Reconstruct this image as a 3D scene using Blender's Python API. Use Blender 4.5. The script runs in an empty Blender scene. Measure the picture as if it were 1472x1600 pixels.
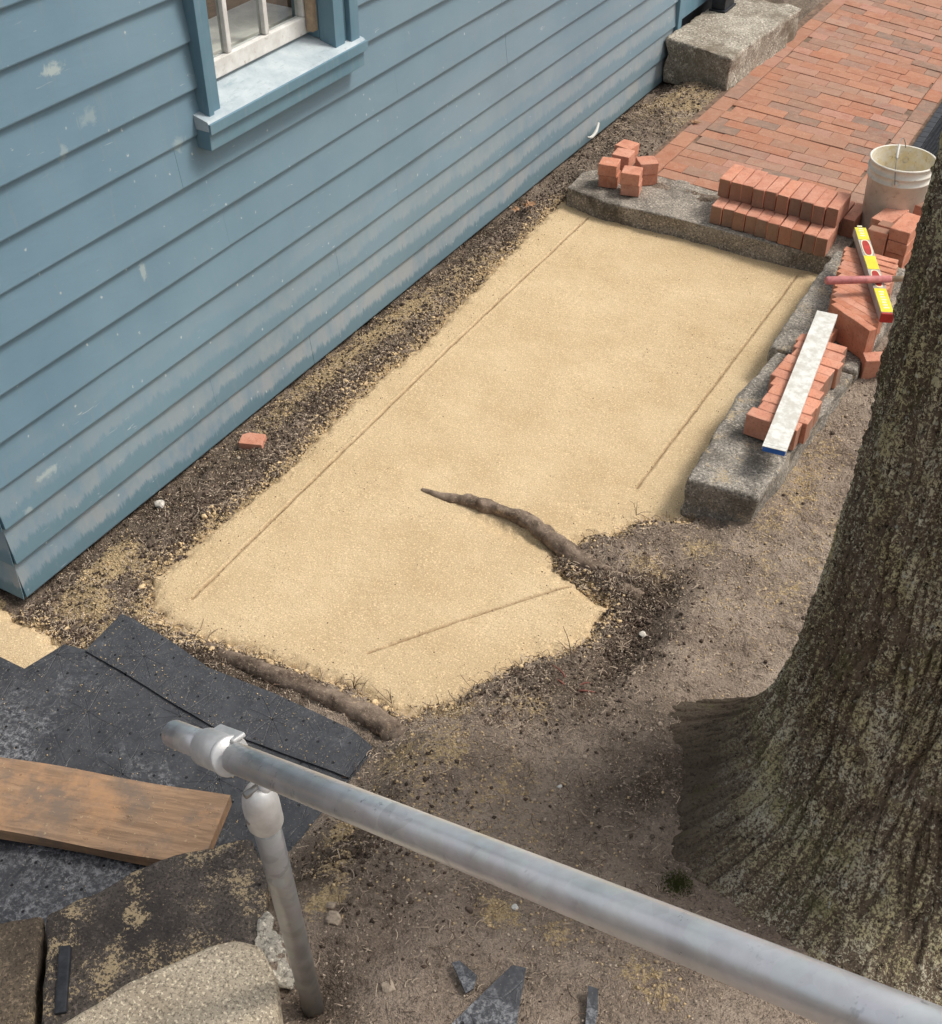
import bpy, bmesh, math, random
import numpy as np
from mathutils import Vector, Matrix
R = math.radians
scene = bpy.context.scene
col = scene.collection
random.seed(7)
rng = np.random.default_rng(11)

# ---------------------------------------------------------------- camera
CAM_LOC = (0.0, 0.0, 2.9)
cd = bpy.data.cameras.new('camera')
cam = bpy.data.objects.new('camera', cd)
col.objects.link(cam)
cam.location = CAM_LOC
cam.rotation_euler = (R(90 - 40.3), 0, R(30.3))
cd.sensor_fit = 'VERTICAL'
cd.sensor_height = 32.0
cd.lens = 1909 / 1600 * 32.0
cd.clip_start = 0.05
cd.clip_end = 500
scene.camera = cam

# ---------------------------------------------------------------- light
SUN_EL, SUN_AZ = 56, 50        # azimuth measured from +Y towards +X
world = bpy.data.worlds.new('World')
scene.world = world
world.use_nodes = True
wn = world.node_tree
wn.nodes.clear()
wo = wn.nodes.new('ShaderNodeOutputWorld')
bg = wn.nodes.new('ShaderNodeBackground')
sky = wn.nodes.new('ShaderNodeTexSky')
sky.sky_type = 'NISHITA'
sky.sun_disc = False
sky.sun_elevation = R(SUN_EL)
sky.sun_rotation = R(SUN_AZ)
sky.air_density = 1.0
sky.dust_density = 4.0
hs = wn.nodes.new('ShaderNodeHueSaturation')
hs.inputs['Saturation'].default_value = 0.30
wn.links.new(sky.outputs[0], hs.inputs['Color'])
wn.links.new(hs.outputs[0], bg.inputs[0])
bg.inputs[1].default_value = 0.12
wn.links.new(bg.outputs[0], wo.inputs[0])
sd_ = bpy.data.lights.new('sun', 'SUN')
sd_.energy = 1.5
sd_.angle = R(14)
sd_.color = (1.0, 0.965, 0.91)
sun = bpy.data.objects.new('sun', sd_)
col.objects.link(sun)
sun.rotation_euler = (R(90 - SUN_EL), 0, R(180 - SUN_AZ))
scene.view_settings.view_transform = 'Standard'
scene.view_settings.look = 'None'
scene.view_settings.gamma = 1
scene.view_settings.use_curve_mapping = False
scene.view_settings.exposure = 0.62

# ---------------------------------------------------------------- noise
_perm = rng.permutation(256).astype(np.int32)
_perm = np.concatenate([_perm, _perm, _perm])
_g = rng.normal(size=(256, 3))
_g /= np.linalg.norm(_g, axis=1)[:, None]


def perlin(x, y, z=None):
    x = np.asarray(x, float); y = np.asarray(y, float)
    z = np.zeros_like(x) if z is None else np.asarray(z, float)
    xi, yi, zi = np.floor(x).astype(int), np.floor(y).astype(int), np.floor(z).astype(int)
    xf, yf, zf = x - xi, y - yi, z - zi
    xi &= 255; yi &= 255; zi &= 255
    u = xf * xf * xf * (xf * (xf * 6 - 15) + 10)
    v = yf * yf * yf * (yf * (yf * 6 - 15) + 10)
    w = zf * zf * zf * (zf * (zf * 6 - 15) + 10)

    def gr(a, b, c):
        h = _perm[_perm[_perm[xi + a] + yi + b] + zi + c]
        g = _g[h]
        return g[..., 0] * (xf - a) + g[..., 1] * (yf - b) + g[..., 2] * (zf - c)
    x00 = gr(0, 0, 0) * (1 - u) + gr(1, 0, 0) * u
    x10 = gr(0, 1, 0) * (1 - u) + gr(1, 1, 0) * u
    x01 = gr(0, 0, 1) * (1 - u) + gr(1, 0, 1) * u
    x11 = gr(0, 1, 1) * (1 - u) + gr(1, 1, 1) * u
    return ((x00 * (1 - v) + x10 * v) * (1 - w) + (x01 * (1 - v) + x11 * v) * w) * 1.6


def fbm(x, y, z=None, o=4, rough=0.5):
    s = 0; a = 1.0; f = 1.0
    for k in range(o):
        s = s + a * perlin(x * f + 17.3 * k, y * f + 5.1 * k, None if z is None else z * f)
        a *= rough; f *= 2.03
    return s


def sstep(a, b, x):
    t = np.clip((x - a) / (b - a), 0, 1)
    return t * t * (3 - 2 * t)


def poly_sd(px, py, poly):
    """signed distance to polygon, negative inside"""
    d = np.full(px.shape, 1e9)
    inside = np.zeros(px.shape, bool)
    n = len(poly)
    for i in range(n):
        ax, ay = poly[i]; bx, by = poly[(i + 1) % n]
        ex, ey = bx - ax, by - ay
        wx, wy = px - ax, py - ay
        t = np.clip((wx * ex + wy * ey) / (ex * ex + ey * ey), 0, 1)
        d = np.minimum(d, np.hypot(wx - ex * t, wy - ey * t))
        c = ((ay <= py) & (by > py)) | ((by <= py) & (ay > py))
        with np.errstate(divide='ignore', invalid='ignore'):
            xx = ax + (py - ay) / (by - ay) * ex if by != ay else ax + 0 * py
        inside ^= c & (px < xx)
    return np.where(inside, -d, d)


# ---------------------------------------------------------------- node helpers
class NT:
    def __init__(s, name):
        s.m = bpy.data.materials.new(name)
        s.m.use_nodes = True
        s.t = s.m.node_tree
        s.b = s.t.nodes['Principled BSDF']
        s.tc = None

    def n(s, typ, ins=None, out=0, **props):
        nd = s.t.nodes.new('ShaderNode' + typ)
        for k, v in props.items():
            setattr(nd, k, v)
        for k, v in (ins or {}).items():
            sk = nd.inputs[k]
            if isinstance(v, bpy.types.NodeSocket):
                s.t.links.new(v, sk)
            else:
                if isinstance(v, tuple) and len(v) == 3 and sk.type == 'RGBA':
                    v = v + (1,)
                sk.default_value = v
        return nd.outputs[out]

    def obj(s):
        return s.n('TexCoord', out=3)

    def geo(s):
        return s.n('NewGeometry', out=0)

    def scale(s, vec, sc):
        return s.n('Mapping', {'Vector': vec, 'Scale': sc})

    def noise(s, vec, sc, det=4, rough=0.55, dist=0, out=0):
        return s.n('TexNoise', {'Vector': vec, 'Scale': sc, 'Detail': det, 'Roughness': rough, 'Distortion': dist}, out=out)

    def voro(s, vec, sc, feature='F1', out=0, rand=1.0):
        return s.n('TexVoronoi', {'Vector': vec, 'Scale': sc, 'Randomness': rand}, out=out, feature=feature)

    def ramp(s, f, stops, interp='LINEAR'):
        nd = s.t.nodes.new('ShaderNodeValToRGB')
        cr = nd.color_ramp
        cr.interpolation = interp
        while len(cr.elements) < len(stops):
            cr.elements.new(0.5)
        for e, (p, c) in zip(cr.elements, stops):
            e.position = p
            e.color = (c, c, c, 1) if isinstance(c, (int, float)) else tuple(c) + (1,)
        s.t.links.new(f, nd.inputs[0])
        return nd.outputs[0]

    def mix(s, f, a, b, mode='MIX'):
        nd = s.t.nodes.new('ShaderNodeMix')
        nd.data_type = 'RGBA'
        nd.blend_type = mode
        for k, v in ((0, f), (6, a), (7, b)):
            if isinstance(v, bpy.types.NodeSocket):
                s.t.links.new(v, nd.inputs[k])
            else:
                nd.inputs[k].default_value = v if k == 0 else tuple(v) + (1,)
        return nd.outputs[2]

    def math(s, op, a, b=0.0, clamp=False):
        return s.n('Math', {0: a, 1: b}, operation=op, use_clamp=clamp)

    def sep(s, v, i):
        return s.n('SeparateXYZ', {0: v}, out=i)

    def attr(s, name):
        return s.n('Attribute', out=2, attribute_name=name)

    def rnd(s):
        return s.n('ObjectInfo', out=5)

    def bump(s, h, strength=0.5, dist=0.01, normal=None):
        ins = {'Height': h, 'Strength': strength, 'Distance': dist}
        if normal is not None:
            ins['Normal'] = normal
        return s.n('Bump', ins)

    def done(s, color, rough=0.8, metal=0.0, normal=None, spec=0.3):
        for k, v in (('Base Color', color), ('Roughness', rough), ('Metallic', metal), ('Normal', normal), ('Specular IOR Level', spec)):
            if v is None:
                continue
            if isinstance(v, bpy.types.NodeSocket):
                s.t.links.new(v, s.b.inputs[k])
            else:
                s.b.inputs[k].default_value = (tuple(v) + (1,)) if isinstance(v, tuple) else v
        return s.m


M = {}
# --- sand
def mat_sand():
    s = NT('yellow_sand'); v = s.geo()
    big = s.noise(v, 3.2, 6, 0.68)
    c = s.mix(s.ramp(big, [(0.32, 0), (0.66, 1)]), (0.49, 0.355, 0.20), (0.61, 0.465, 0.285))
    gr = s.noise(v, 210, 2, 0.7)
    c = s.mix(s.ramp(gr, [(0.34, 1), (0.50, 0)]), c, (0.41, 0.29, 0.16))
    gr2 = s.noise(v, 150, 2, 0.6)
    c = s.mix(s.ramp(gr2, [(0.56, 0), (0.66, 0.75)]), c, (0.80, 0.63, 0.38))
    # rare dark specks in clusters
    vd = s.voro(v, 75)
    cl = s.noise(v, 5.5, 3, 0.6)
    sp = s.math('MULTIPLY', s.ramp(vd, [(0.10, 1), (0.17, 0)]), s.ramp(cl, [(0.52, 0), (0.64, 1)]))
    c = s.mix(s.math('MULTIPLY', sp, 0.75), c, (0.17, 0.10, 0.05))
    g = s.attr('groove')
    c = s.mix(s.math('MULTIPLY', g, s.ramp(s.noise(v, 60, 3), [(0.25, 0.45), (0.6, 0.95)])), c, (0.20, 0.125, 0.065))
    h = s.math('ADD', s.noise(v, 160, 3, 0.7), s.math('MULTIPLY', s.noise(v, 25, 3), 0.6))
    return s.done(c, 0.95, normal=s.bump(h, 0.8, 0.004), spec=0.1)
M['sand'] = mat_sand()

def mat_soil():
    s = NT('brown_soil'); v = s.geo()
    big = s.noise(v, 3.0, 5, 0.6)
    dry = s.attr('dry')
    c_d = s.mix(s.ramp(big, [(0.35, 0), (0.65, 1)]), (0.060, 0.042, 0.029), (0.10, 0.072, 0.050))
    c_l = s.mix(s.ramp(big, [(0.35, 0), (0.65, 1)]), (0.355, 0.272, 0.208), (0.53, 0.42, 0.325))
    c = s.mix(dry, c_d, c_l)
    m1 = s.noise(v, 38, 4, 0.75)
    c = s.mix(s.ramp(s.noise(v, 75, 4, 0.8), [(0.50, 0), (0.62, 0.6)]), c, s.mix(0.5, c, (0.50, 0.40, 0.31)))
    c = s.mix(s.ramp(m1, [(0.36, 1), (0.50, 0)]), c, s.mix(0.35, c, (0.02, 0.013, 0.009)))
    g1 = s.noise(v, 170, 2, 0.7)
    c = s.mix(s.ramp(g1, [(0.57, 0), (0.66, 0.85)]), c, (0.42, 0.32, 0.23))
    g0 = s.noise(v, 120, 2, 0.7)
    c = s.mix(s.ramp(g0, [(0.36, 0.8), (0.45, 0)]), c, s.mix(0.5, c, (0.02, 0.014, 0.01)))
    vd = s.voro(v, 60)
    c = s.mix(s.ramp(vd, [(0.11, 0.9), (0.18, 0)]), c, (0.52, 0.42, 0.31))
    sm = s.attr('sandy')
    f = s.math('ADD', sm, s.math('MULTIPLY', s.math('SUBTRACT', s.noise(v, 55, 4, 0.8), 0.5), 2.4))
    sc = s.mix(s.ramp(s.noise(v, 170, 2), [(0.4, 0), (0.6, 1)]), (0.42, 0.30, 0.16), (0.66, 0.50, 0.29))
    c = s.mix(s.ramp(f, [(0.46, 0), (0.58, 1)]), c, sc)
    h = s.math('ADD', s.noise(v, 120, 4, 0.75), s.math('MULTIPLY', s.noise(v, 30, 4, 0.75), 2.2))
    return s.done(c, 0.95, normal=s.bump(h, 1.0, 0.013), spec=0.12)
M['soil'] = mat_soil()

def mat_brick(name, new):
    s = NT(name); v = s.obj(); r = s.rnd()
    off = s.n('VectorMath', {0: v, 1: s.n('CombineXYZ', {0: s.math('MULTIPLY', r, 31.0), 1: s.math('MULTIPLY', r, 17.0), 2: 0.0})}, operation='ADD')
    if new:
        c = s.ramp(r, [(0.0, (0.45, 0.175, 0.10)), (0.35, (0.58, 0.255, 0.16)), (0.7, (0.50, 0.225, 0.15)), (1.0, (0.60, 0.285, 0.19))])
    else:
        c = s.ramp(r, [(0.0, (0.39, 0.160, 0.092)), (0.2, (0.33, 0.165, 0.105)), (0.4, (0.43, 0.20, 0.120)), (0.55, (0.21, 0.15, 0.115)), (0.72, (0.42, 0.215, 0.155)),
                       (0.86, (0.25, 0.165, 0.12)), (1.0, (0.40, 0.235, 0.165))])
    n1 = s.noise(off, 22, 4, 0.6)
    c = s.mix(s.ramp(n1, [(0.45, 0), (0.75, 0.5)]), c, (0.62, 0.37, 0.27) if new else (0.46, 0.27, 0.19))
    n2 = s.noise(off, 14, 3, 0.6)
    c = s.mix(s.ramp(n2, [(0.25, 0.55), (0.48, 0)]), c, (0.30, 0.11, 0.065))
    n3 = s.noise(off, 110, 3, 0.7)
    c = s.mix(s.ramp(n3, [(0.30, 0.55), (0.45, 0)]), c, (0.20, 0.075, 0.045))
    if new:
        n4 = s.noise(off, 9, 4, 0.7)
        c = s.mix(s.ramp(n4, [(0.62, 0), (0.75, 0.45)]), c, (0.60, 0.43, 0.27))
    else:
        n4 = s.noise(s.geo(), 1.8, 3, 0.6)
        c = s.mix(s.ramp(n4, [(0.42, 0), (0.7, 0.5)]), c, (0.33, 0.19, 0.125))
        n5 = s.noise(s.geo(), 70, 3, 0.7)
        c = s.mix(s.ramp(n5, [(0.62, 0), (0.72, 0.5)]), c, (0.52, 0.40, 0.27))
    h = s.math('ADD', s.noise(off, 150, 3, 0.7), s.noise(off, 20, 3))
    return s.done(c, 0.85, normal=s.bump(h, 0.45, 0.003), spec=0.2)
M['brick'] = mat_brick('fired_clay_brick', True)
def mat_shaded_end():  # browner copy of the brick, with the shade of its ends painted in
    s = NT('shaded_brick_end'); v = s.obj(); r = s.rnd()
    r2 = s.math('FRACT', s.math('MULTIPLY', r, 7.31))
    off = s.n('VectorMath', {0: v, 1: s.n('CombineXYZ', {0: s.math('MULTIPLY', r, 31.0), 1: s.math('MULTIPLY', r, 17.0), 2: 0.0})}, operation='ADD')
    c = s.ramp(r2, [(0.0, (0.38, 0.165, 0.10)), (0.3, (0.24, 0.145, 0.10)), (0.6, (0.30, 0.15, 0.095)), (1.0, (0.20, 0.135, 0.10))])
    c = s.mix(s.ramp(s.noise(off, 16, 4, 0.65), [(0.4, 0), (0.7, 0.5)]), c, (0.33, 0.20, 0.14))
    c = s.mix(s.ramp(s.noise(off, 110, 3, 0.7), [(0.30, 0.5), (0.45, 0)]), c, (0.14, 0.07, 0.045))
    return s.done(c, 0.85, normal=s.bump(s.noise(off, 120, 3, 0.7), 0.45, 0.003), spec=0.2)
M['brick_shaded'] = mat_shaded_end()
M['paver'] = mat_brick('weathered_clay_paver', False)

def mat_granite(name, dark, light, sandy=0.0, speck=120, stain=(0.05, 0.04, 0.03), stain_lo=0.5):
    s = NT(name); v = s.geo()
    big = s.noise(v, 6, 5, 0.65)
    c = s.mix(s.ramp(big, [(0.35, 0), (0.65, 1)]), dark, light)
    g = s.noise(v, speck, 2, 0.7)
    c = s.mix(s.ramp(g, [(0.38, 0.75), (0.5, 0)]), c, tuple(x * 0.35 for x in dark))
    g2 = s.noise(v, speck * 0.8, 2, 0.7)
    c = s.mix(s.ramp(g2, [(0.55, 0), (0.66, 0.7)]), c, tuple(min(1, x * 1.9) for x in light))
    st = s.noise(v, 3.5, 5, 0.7)
    c = s.mix(s.ramp(st, [(stain_lo, 0), (stain_lo + 0.18, 0.8)]), c, stain)
    if sandy >= 0.0 and 'granite' in name and 'pale' not in name and 'lichen' not in name:
        f = s.math('ADD', s.noise(v, 11, 3, 0.55), s.math('MULTIPLY', s.math('SUBTRACT', s.noise(v, 110, 4, 0.85), 0.5), 1.3))
        c = s.mix(s.ramp(f, [(0.66 - sandy, 0), (0.72 - sandy, 0.85)]), c, (0.50, 0.38, 0.22))
    h = s.math('ADD', s.noise(v, 90, 4, 0.75), s.math('MULTIPLY', s.noise(v, 14, 5, 0.7), 2.0))
    return s.done(c, 0.85, normal=s.bump(h, 0.9, 0.006), spec=0.3)
M['granite_kerb'] = mat_granite('grey_kerb_granite', (0.19, 0.168, 0.14), (0.33, 0.295, 0.245), 0.0)
M['granite_slab'] = mat_granite('weathered_slab_granite', (0.20, 0.172, 0.138), (0.34, 0.295, 0.24), -0.0001)
M['granite_step'] = mat_granite('lichen_step_granite', (0.26, 0.22, 0.17), (0.46, 0.41, 0.33), 0.0, 90, (0.15, 0.115, 0.075), 0.47)
M['granite_dark'] = mat_granite('dark_dirty_granite', (0.070, 0.057, 0.047), (0.12, 0.098, 0.080), 0.06, 140, (0.035, 0.03, 0.028), 0.48)
M['granite_brown'] = mat_granite('brown_dirty_granite', (0.12, 0.092, 0.063), (0.20, 0.15, 0.10), 0.0, 140, (0.05, 0.036, 0.028), 0.5)
M['granite_light'] = mat_granite('pale_speckled_granite', (0.42, 0.34, 0.24), (0.55, 0.46, 0.335), 0.0, 150, (0.25, 0.20, 0.14), 0.6)
M['mortar'] = mat_granite('crumbly_lime_mortar', (0.36, 0.32, 0.26), (0.52, 0.47, 0.38), 0.0, 100, (0.15, 0.11, 0.07), 0.5)

def mat_paint():
    s = NT('weathered_blue_paint'); v = s.geo()
    y = s.sep(v, 1); z = s.sep(v, 2)
    big = s.noise(v, 1.3, 4, 0.6)
    c = s.mix(s.ramp(big, [(0.35, 0), (0.65, 1)]), (0.125, 0.215, 0.275), (0.165, 0.262, 0.322))
    # greyer, chalkier towards the far end of the wall
    cv = s.noise(s.scale(v, (1, 0.5, 1.5)), 2.2, 5, 0.65)
    fy = s.math('MULTIPLY', s.math('SUBTRACT', y, 2.4), 0.32, True)
    chalk = s.math('MULTIPLY', s.ramp(cv, [(0.3, 0.35), (0.7, 1)]), s.math('MULTIPLY', fy, 0.55))
    c = s.mix(chalk, c, (0.26, 0.30, 0.315))
    # rain splash on every board: pale dried mud above a jagged lower edge
    vv = s.math('FRACT', s.math('DIVIDE', s.math('ADD', z, 0.139), 0.15))
    jag = s.noise(s.scale(v, (1, 1, 0.12)), 60, 3, 0.75)
    jag2 = s.noise(v, 2.6, 3, 0.6)
    edge = s.math('SUBTRACT', vv, s.math('ADD', s.math('MULTIPLY', jag, 0.55), s.math('MULTIPLY', jag2, 0.75)))
    pale = s.ramp(s.math('ADD', edge, 0.44), [(0.1, 0), (0.22, 1)])
    lowz = s.n('MapRange', {0: s.math('SUBTRACT', z, s.math('MULTIPLY', y, 0.035)), 1: 0.55, 2: -0.05, 3: 0.0, 4: 1.0})
    pn = s.ramp(s.noise(s.scale(v, (1, 1, 0.5)), 9, 5, 0.7), [(0.34, 0.25), (0.6, 1)])
    fm = s.math('MULTIPLY', s.math('MULTIPLY', pale, lowz), s.math('MULTIPLY', pn, 0.62))
    c = s.mix(fm, c, (0.37, 0.355, 0.325))
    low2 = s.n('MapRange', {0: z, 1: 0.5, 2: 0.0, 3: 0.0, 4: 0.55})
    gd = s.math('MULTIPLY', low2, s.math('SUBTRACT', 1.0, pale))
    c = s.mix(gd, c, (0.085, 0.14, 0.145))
    # dirt streaks dripping
    stk = s.noise(s.scale(v, (1, 1, 0.07)), 42, 3, 0.7)
    c = s.mix(s.ramp(stk, [(0.58, 0), (0.75, 0.35)]), c, (0.22, 0.25, 0.25))
    # paint chips and scuffs
    ch = s.voro(s.scale(v, (1, 1, 0.8)), 17)
    chn = s.noise(v, 90, 2, 0.6)
    cc = s.math('MULTIPLY', s.ramp(ch, [(0.05, 1), (0.10, 0)]), s.ramp(chn, [(0.45, 0), (0.55, 1)]))
    c = s.mix(s.math('MULTIPLY', cc, 0.75), c, (0.50, 0.53, 0.52))
    sc = s.noise(s.n('Mapping', {'Vector': v, 'Rotation': (R(38), 0, 0), 'Scale': (1, 0.25, 1.6)}), 38, 2, 0.8, 1.2)
    sc2 = s.noise(v, 3.2, 2, 0.5)
    c = s.mix(s.math('MULTIPLY', s.ramp(sc, [(0.68, 0), (0.73, 0.8)]), s.ramp(sc2, [(0.52, 0), (0.62, 1)])), c, (0.45, 0.49, 0.49))
    # a few chalky hand smears
    for (sy, sz, ry, rz, a) in SMEARS:
        dy = s.math('DIVIDE', s.math('SUBTRACT', y, sy), ry)
        dz = s.math('DIVIDE', s.math('SUBTRACT', z, sz), rz)
        d = s.math('SQRT', s.math('ADD', s.math('MULTIPLY', dy, dy), s.math('MULTIPLY', dz, dz)))
        d = s.math('ADD', d, s.math('MULTIPLY', s.math('SUBTRACT', s.noise(v, 30, 3, 0.7, 0.8), 0.5), 2.6))
        c = s.mix(s.ramp(d, [(0.35, a * 0.7), (0.95, 0)]), c, (0.50, 0.54, 0.48))
    h = s.math('ADD', s.noise(s.scale(v, (1, 0.15, 1)), 60, 4, 0.7), s.noise(v, 8, 3))
    return s.done(c, s.ramp(big, [(0.3, 0.5), (0.7, 0.7)]), normal=s.bump(h, 0.22, 0.004), spec=0.4)
SMEARS = [(2.405, 1.605, 0.05, 0.022, 0.8), (2.375, 1.36, 0.02, 0.04, 0.4), (2.50, 1.43, 0.05, 0.03, 0.35), (2.02, 0.395, 0.07, 0.016, 0.7),
          (2.60, 0.86, 0.015, 0.05, 0.6), (2.86, 1.21, 0.035, 0.035, 0.4), (1.90, 0.32, 0.03, 0.02, 0.5)]
M['paint'] = mat_paint()

def mat_trim():
    s = NT('blue_trim_paint'); v = s.geo()
    c = s.mix(s.ramp(s.noise(v, 5, 4), [(0.35, 0), (0.65, 1)]), (0.105, 0.20, 0.255), (0.14, 0.24, 0.295))
    st = s.noise(s.scale(v, (1, 1, 0.1)), 50, 3, 0.7)
    c = s.mix(s.ramp(st, [(0.55, 0), (0.75, 0.4)]), c, (0.24, 0.28, 0.28))
    return s.done(c, 0.55, normal=s.bump(s.noise(s.scale(v, (1, 1, 0.15)), 70, 3), 0.15, 0.003), spec=0.4)
M['trim'] = mat_trim()

def mat_sill():
    s = NT('chalky_sill_paint'); v = s.geo()
    c = s.mix(s.ramp(s.noise(v, 7, 5, 0.65), [(0.35, 0), (0.62, 1)]), (0.33, 0.39, 0.42), (0.47, 0.52, 0.53))
    c = s.mix(s.ramp(s.noise(s.scale(v, (1, 0.25, 1)), 34, 4, 0.7), [(0.56, 0), (0.68, 0.5)]), c, (0.20, 0.28, 0.31))
    c = s.mix(s.ramp(s.noise(v, 90, 3, 0.7), [(0.62, 0), (0.7, 0.6)]), c, (0.25, 0.24, 0.22))
    return s.done(c, 0.55, normal=s.bump(s.noise(v, 50, 4), 0.3, 0.003), spec=0.4)
M['sill'] = mat_sill()

def mat_white_wood():
    s = NT('aged_white_paint'); v = s.geo()
    c = s.mix(s.ramp(s.noise(v, 12, 4, 0.65), [(0.38, 0), (0.65, 1)]), (0.62, 0.59, 0.54), (0.80, 0.78, 0.73))
    c = s.mix(s.ramp(s.noise(v, 45, 4, 0.75), [(0.60, 0), (0.72, 0.6)]), c, (0.30, 0.22, 0.15))
    return s.done(c, 0.5, normal=s.bump(s.noise(v, 60, 3), 0.2, 0.002), spec=0.4)
M['white_wood'] = mat_white_wood()

def simple(name, colr, rough=0.6, metal=0.0, var=0.25, sc=20, bump=0.2, spec=0.3):
    s = NT(name); v = s.obj()
    c = s.mix(s.ramp(s.noise(v, sc, 4, 0.65), [(0.35, 0), (0.65, 1)]), tuple(x * (1 - var) for x in colr), tuple(min(1, x * (1 + var)) for x in colr))
    return s.done(c, rough, metal, s.bump(s.noise(v, sc * 5, 3), bump, 0.002), spec)
M['dark_room'] = simple('dark_room_paint', (0.05, 0.038, 0.03), 0.8)
M['brown_floor'] = simple('dark_brown_floor', (0.10, 0.07, 0.05), 0.6)
M['shelf_white'] = simple('off_white_inner_paint', (0.76, 0.71, 0.64), 0.6, var=0.1)
M['black_paint'] = simple('worn_black_paint', (0.022, 0.024, 0.028), 0.5, var=0.4)
M['black_rubber'] = simple('black_rubber', (0.03, 0.032, 0.036), 0.6, var=0.4, sc=40)
M['foundation'] = simple('dark_foundation_stone', (0.05, 0.045, 0.04), 0.9, sc=8, bump=0.6)
M['joint_sand'] = simple('brown_jointing_sand', (0.17, 0.11, 0.075), 0.95, var=0.4, sc=25)
M['leaf'] = simple('dry_brown_leaf', (0.30, 0.17, 0.09), 0.7, sc=60)
M['white_plastic'] = simple('white_plastic', (0.55, 0.53, 0.48), 0.5, var=0.08)
M['pale_stone'] = simple('pale_stone', (0.55, 0.50, 0.43), 0.8, var=0.25, sc=60, bump=0.6)
M['tan_stone'] = simple('tan_pebble', (0.34, 0.27, 0.20), 0.85, var=0.35, sc=60, bump=0.6)
M['twig'] = simple('dark_rootlet_bark', (0.075, 0.05, 0.036), 0.85, sc=50)
M['red_twig'] = simple('reddish_root', (0.20, 0.075, 0.055), 0.8, sc=50)
M['fibre'] = simple('pale_dry_fibre', (0.42, 0.33, 0.24), 0.85, var=0.4, sc=9)
M['fibre_dark'] = simple('dark_dry_fibre', (0.12, 0.08, 0.055), 0.85, var=0.4, sc=9)
M['grain_pale'] = simple('pale_grit', (0.46, 0.37, 0.28), 0.85, var=0.35, sc=14)
M['grain_dark'] = simple('dark_crumb', (0.075, 0.052, 0.037), 0.95, var=0.45, sc=14)
M['grain_sand'] = simple('sand_clump', (0.60, 0.44, 0.25), 0.95, var=0.2, sc=14)
M['soil_clod'] = simple('dark_soil_clod', (0.11, 0.08, 0.06), 0.95, var=0.5, sc=90, bump=1.0)
M['moss'] = simple('green_moss', (0.075, 0.085, 0.022), 0.95, var=0.4, sc=60, bump=1.0)
M['pink_rubber'] = simple('faded_pink_paint', (0.48, 0.17, 0.16), 0.5, var=0.2, sc=30)
M['handle_wood'] = simple('pale_handle_wood', (0.36, 0.26, 0.17), 0.6, var=0.2, sc=30)
M['level_grey'] = simple('bare_aluminium_side', (0.42, 0.38, 0.34), 0.5, 0.2, var=0.15, sc=30)
M['level_yellow'] = simple('yellow_label_face', (0.72, 0.60, 0.035), 0.45, var=0.08, sc=18)
M['level_red'] = simple('red_vial_and_cap', (0.40, 0.035, 0.025), 0.45, var=0.2, sc=30)
M['cream'] = simple('pale_vial_frame', (0.72, 0.66, 0.44), 0.5, var=0.1)
M['blue_cap'] = simple('blue_end_cap', (0.03, 0.13, 0.45), 0.45, var=0.15)
M['label_pink'] = simple('faded_purple_label', (0.45, 0.28, 0.34), 0.6, var=0.2, sc=30)
M['wire'] = simple('dull_wire', (0.32, 0.31, 0.29), 0.4, 0.8, var=0.2)

def mat_worn_white():
    s = NT('dusty_white_straightedge'); v = s.obj()
    c = s.mix(s.ramp(s.noise(v, 26, 5, 0.7), [(0.40, 0), (0.60, 1)]), (0.50, 0.475, 0.41), (0.68, 0.67, 0.62))
    c = s.mix(s.ramp(s.noise(v, 60, 4, 0.8), [(0.60, 0), (0.72, 0.4)]), c, (0.45, 0.38, 0.28))
    return s.done(c, 0.5, normal=s.bump(s.noise(v, 60, 3), 0.2, 0.001))
M['worn_white'] = mat_worn_white()

def mat_bucket(inner):
    s = NT('bucket_inner_splatter' if inner else 'scuffed_bucket_plastic'); v = s.obj()
    c = s.mix(s.ramp(s.noise(v, 10, 4, 0.65), [(0.35, 0), (0.65, 1)]), (0.62, 0.57, 0.48), (0.76, 0.72, 0.62))
    if inner:
        c = s.mix(s.ramp(s.noise(v, 26, 5, 0.75), [(0.42, 0), (0.6, 0.9)]), c, (0.66, 0.55, 0.32))
        c = s.mix(s.ramp(s.noise(v, 34, 4, 0.8), [(0.58, 0), (0.68, 0.7)]), c, (0.36, 0.25, 0.12))
    else:
        c = s.mix(s.ramp(s.noise(v, 36, 4, 0.75), [(0.55, 0), (0.7, 0.55)]), c, (0.36, 0.27, 0.20))
    return s.done(c, 0.5, normal=s.bump(s.noise(v, 40, 4), 0.25, 0.002), spec=0.4)
M['bucket'] = mat_bucket(False)
M['bucket_in'] = mat_bucket(True)

def mat_wood():
    s = NT('weathered_plank_wood'); v = s.obj()
    g = s.noise(s.scale(v, (0.09, 1, 1)), 70, 5, 0.7, 0.6)
    c = s.mix(s.ramp(g, [(0.35, 0), (0.65, 1)]), (0.23, 0.145, 0.088), (0.41, 0.26, 0.155))
    sp = s.noise(v, 9, 5, 0.65)
    c = s.mix(s.ramp(sp, [(0.46, 0), (0.62, 0.85)]), c, (0.21, 0.155, 0.115))
    sp2 = s.noise(v, 6.5, 5, 0.7)
    c = s.mix(s.ramp(sp2, [(0.50, 0), (0.64, 0.8)]), c, (0.46, 0.26, 0.135))
    sp3 = s.noise(v, 45, 4, 0.75)
    c = s.mix(s.ramp(sp3, [(0.63, 0), (0.72, 0.8)]), c, (0.58, 0.44, 0.25))
    c = s.mix(s.ramp(sp3, [(0.28, 0.7), (0.38, 0)]), c, (0.12, 0.07, 0.04))
    return s.done(c, 0.75, normal=s.bump(g, 0.5, 0.003), spec=0.25)
M['wood'] = mat_wood()

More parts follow.
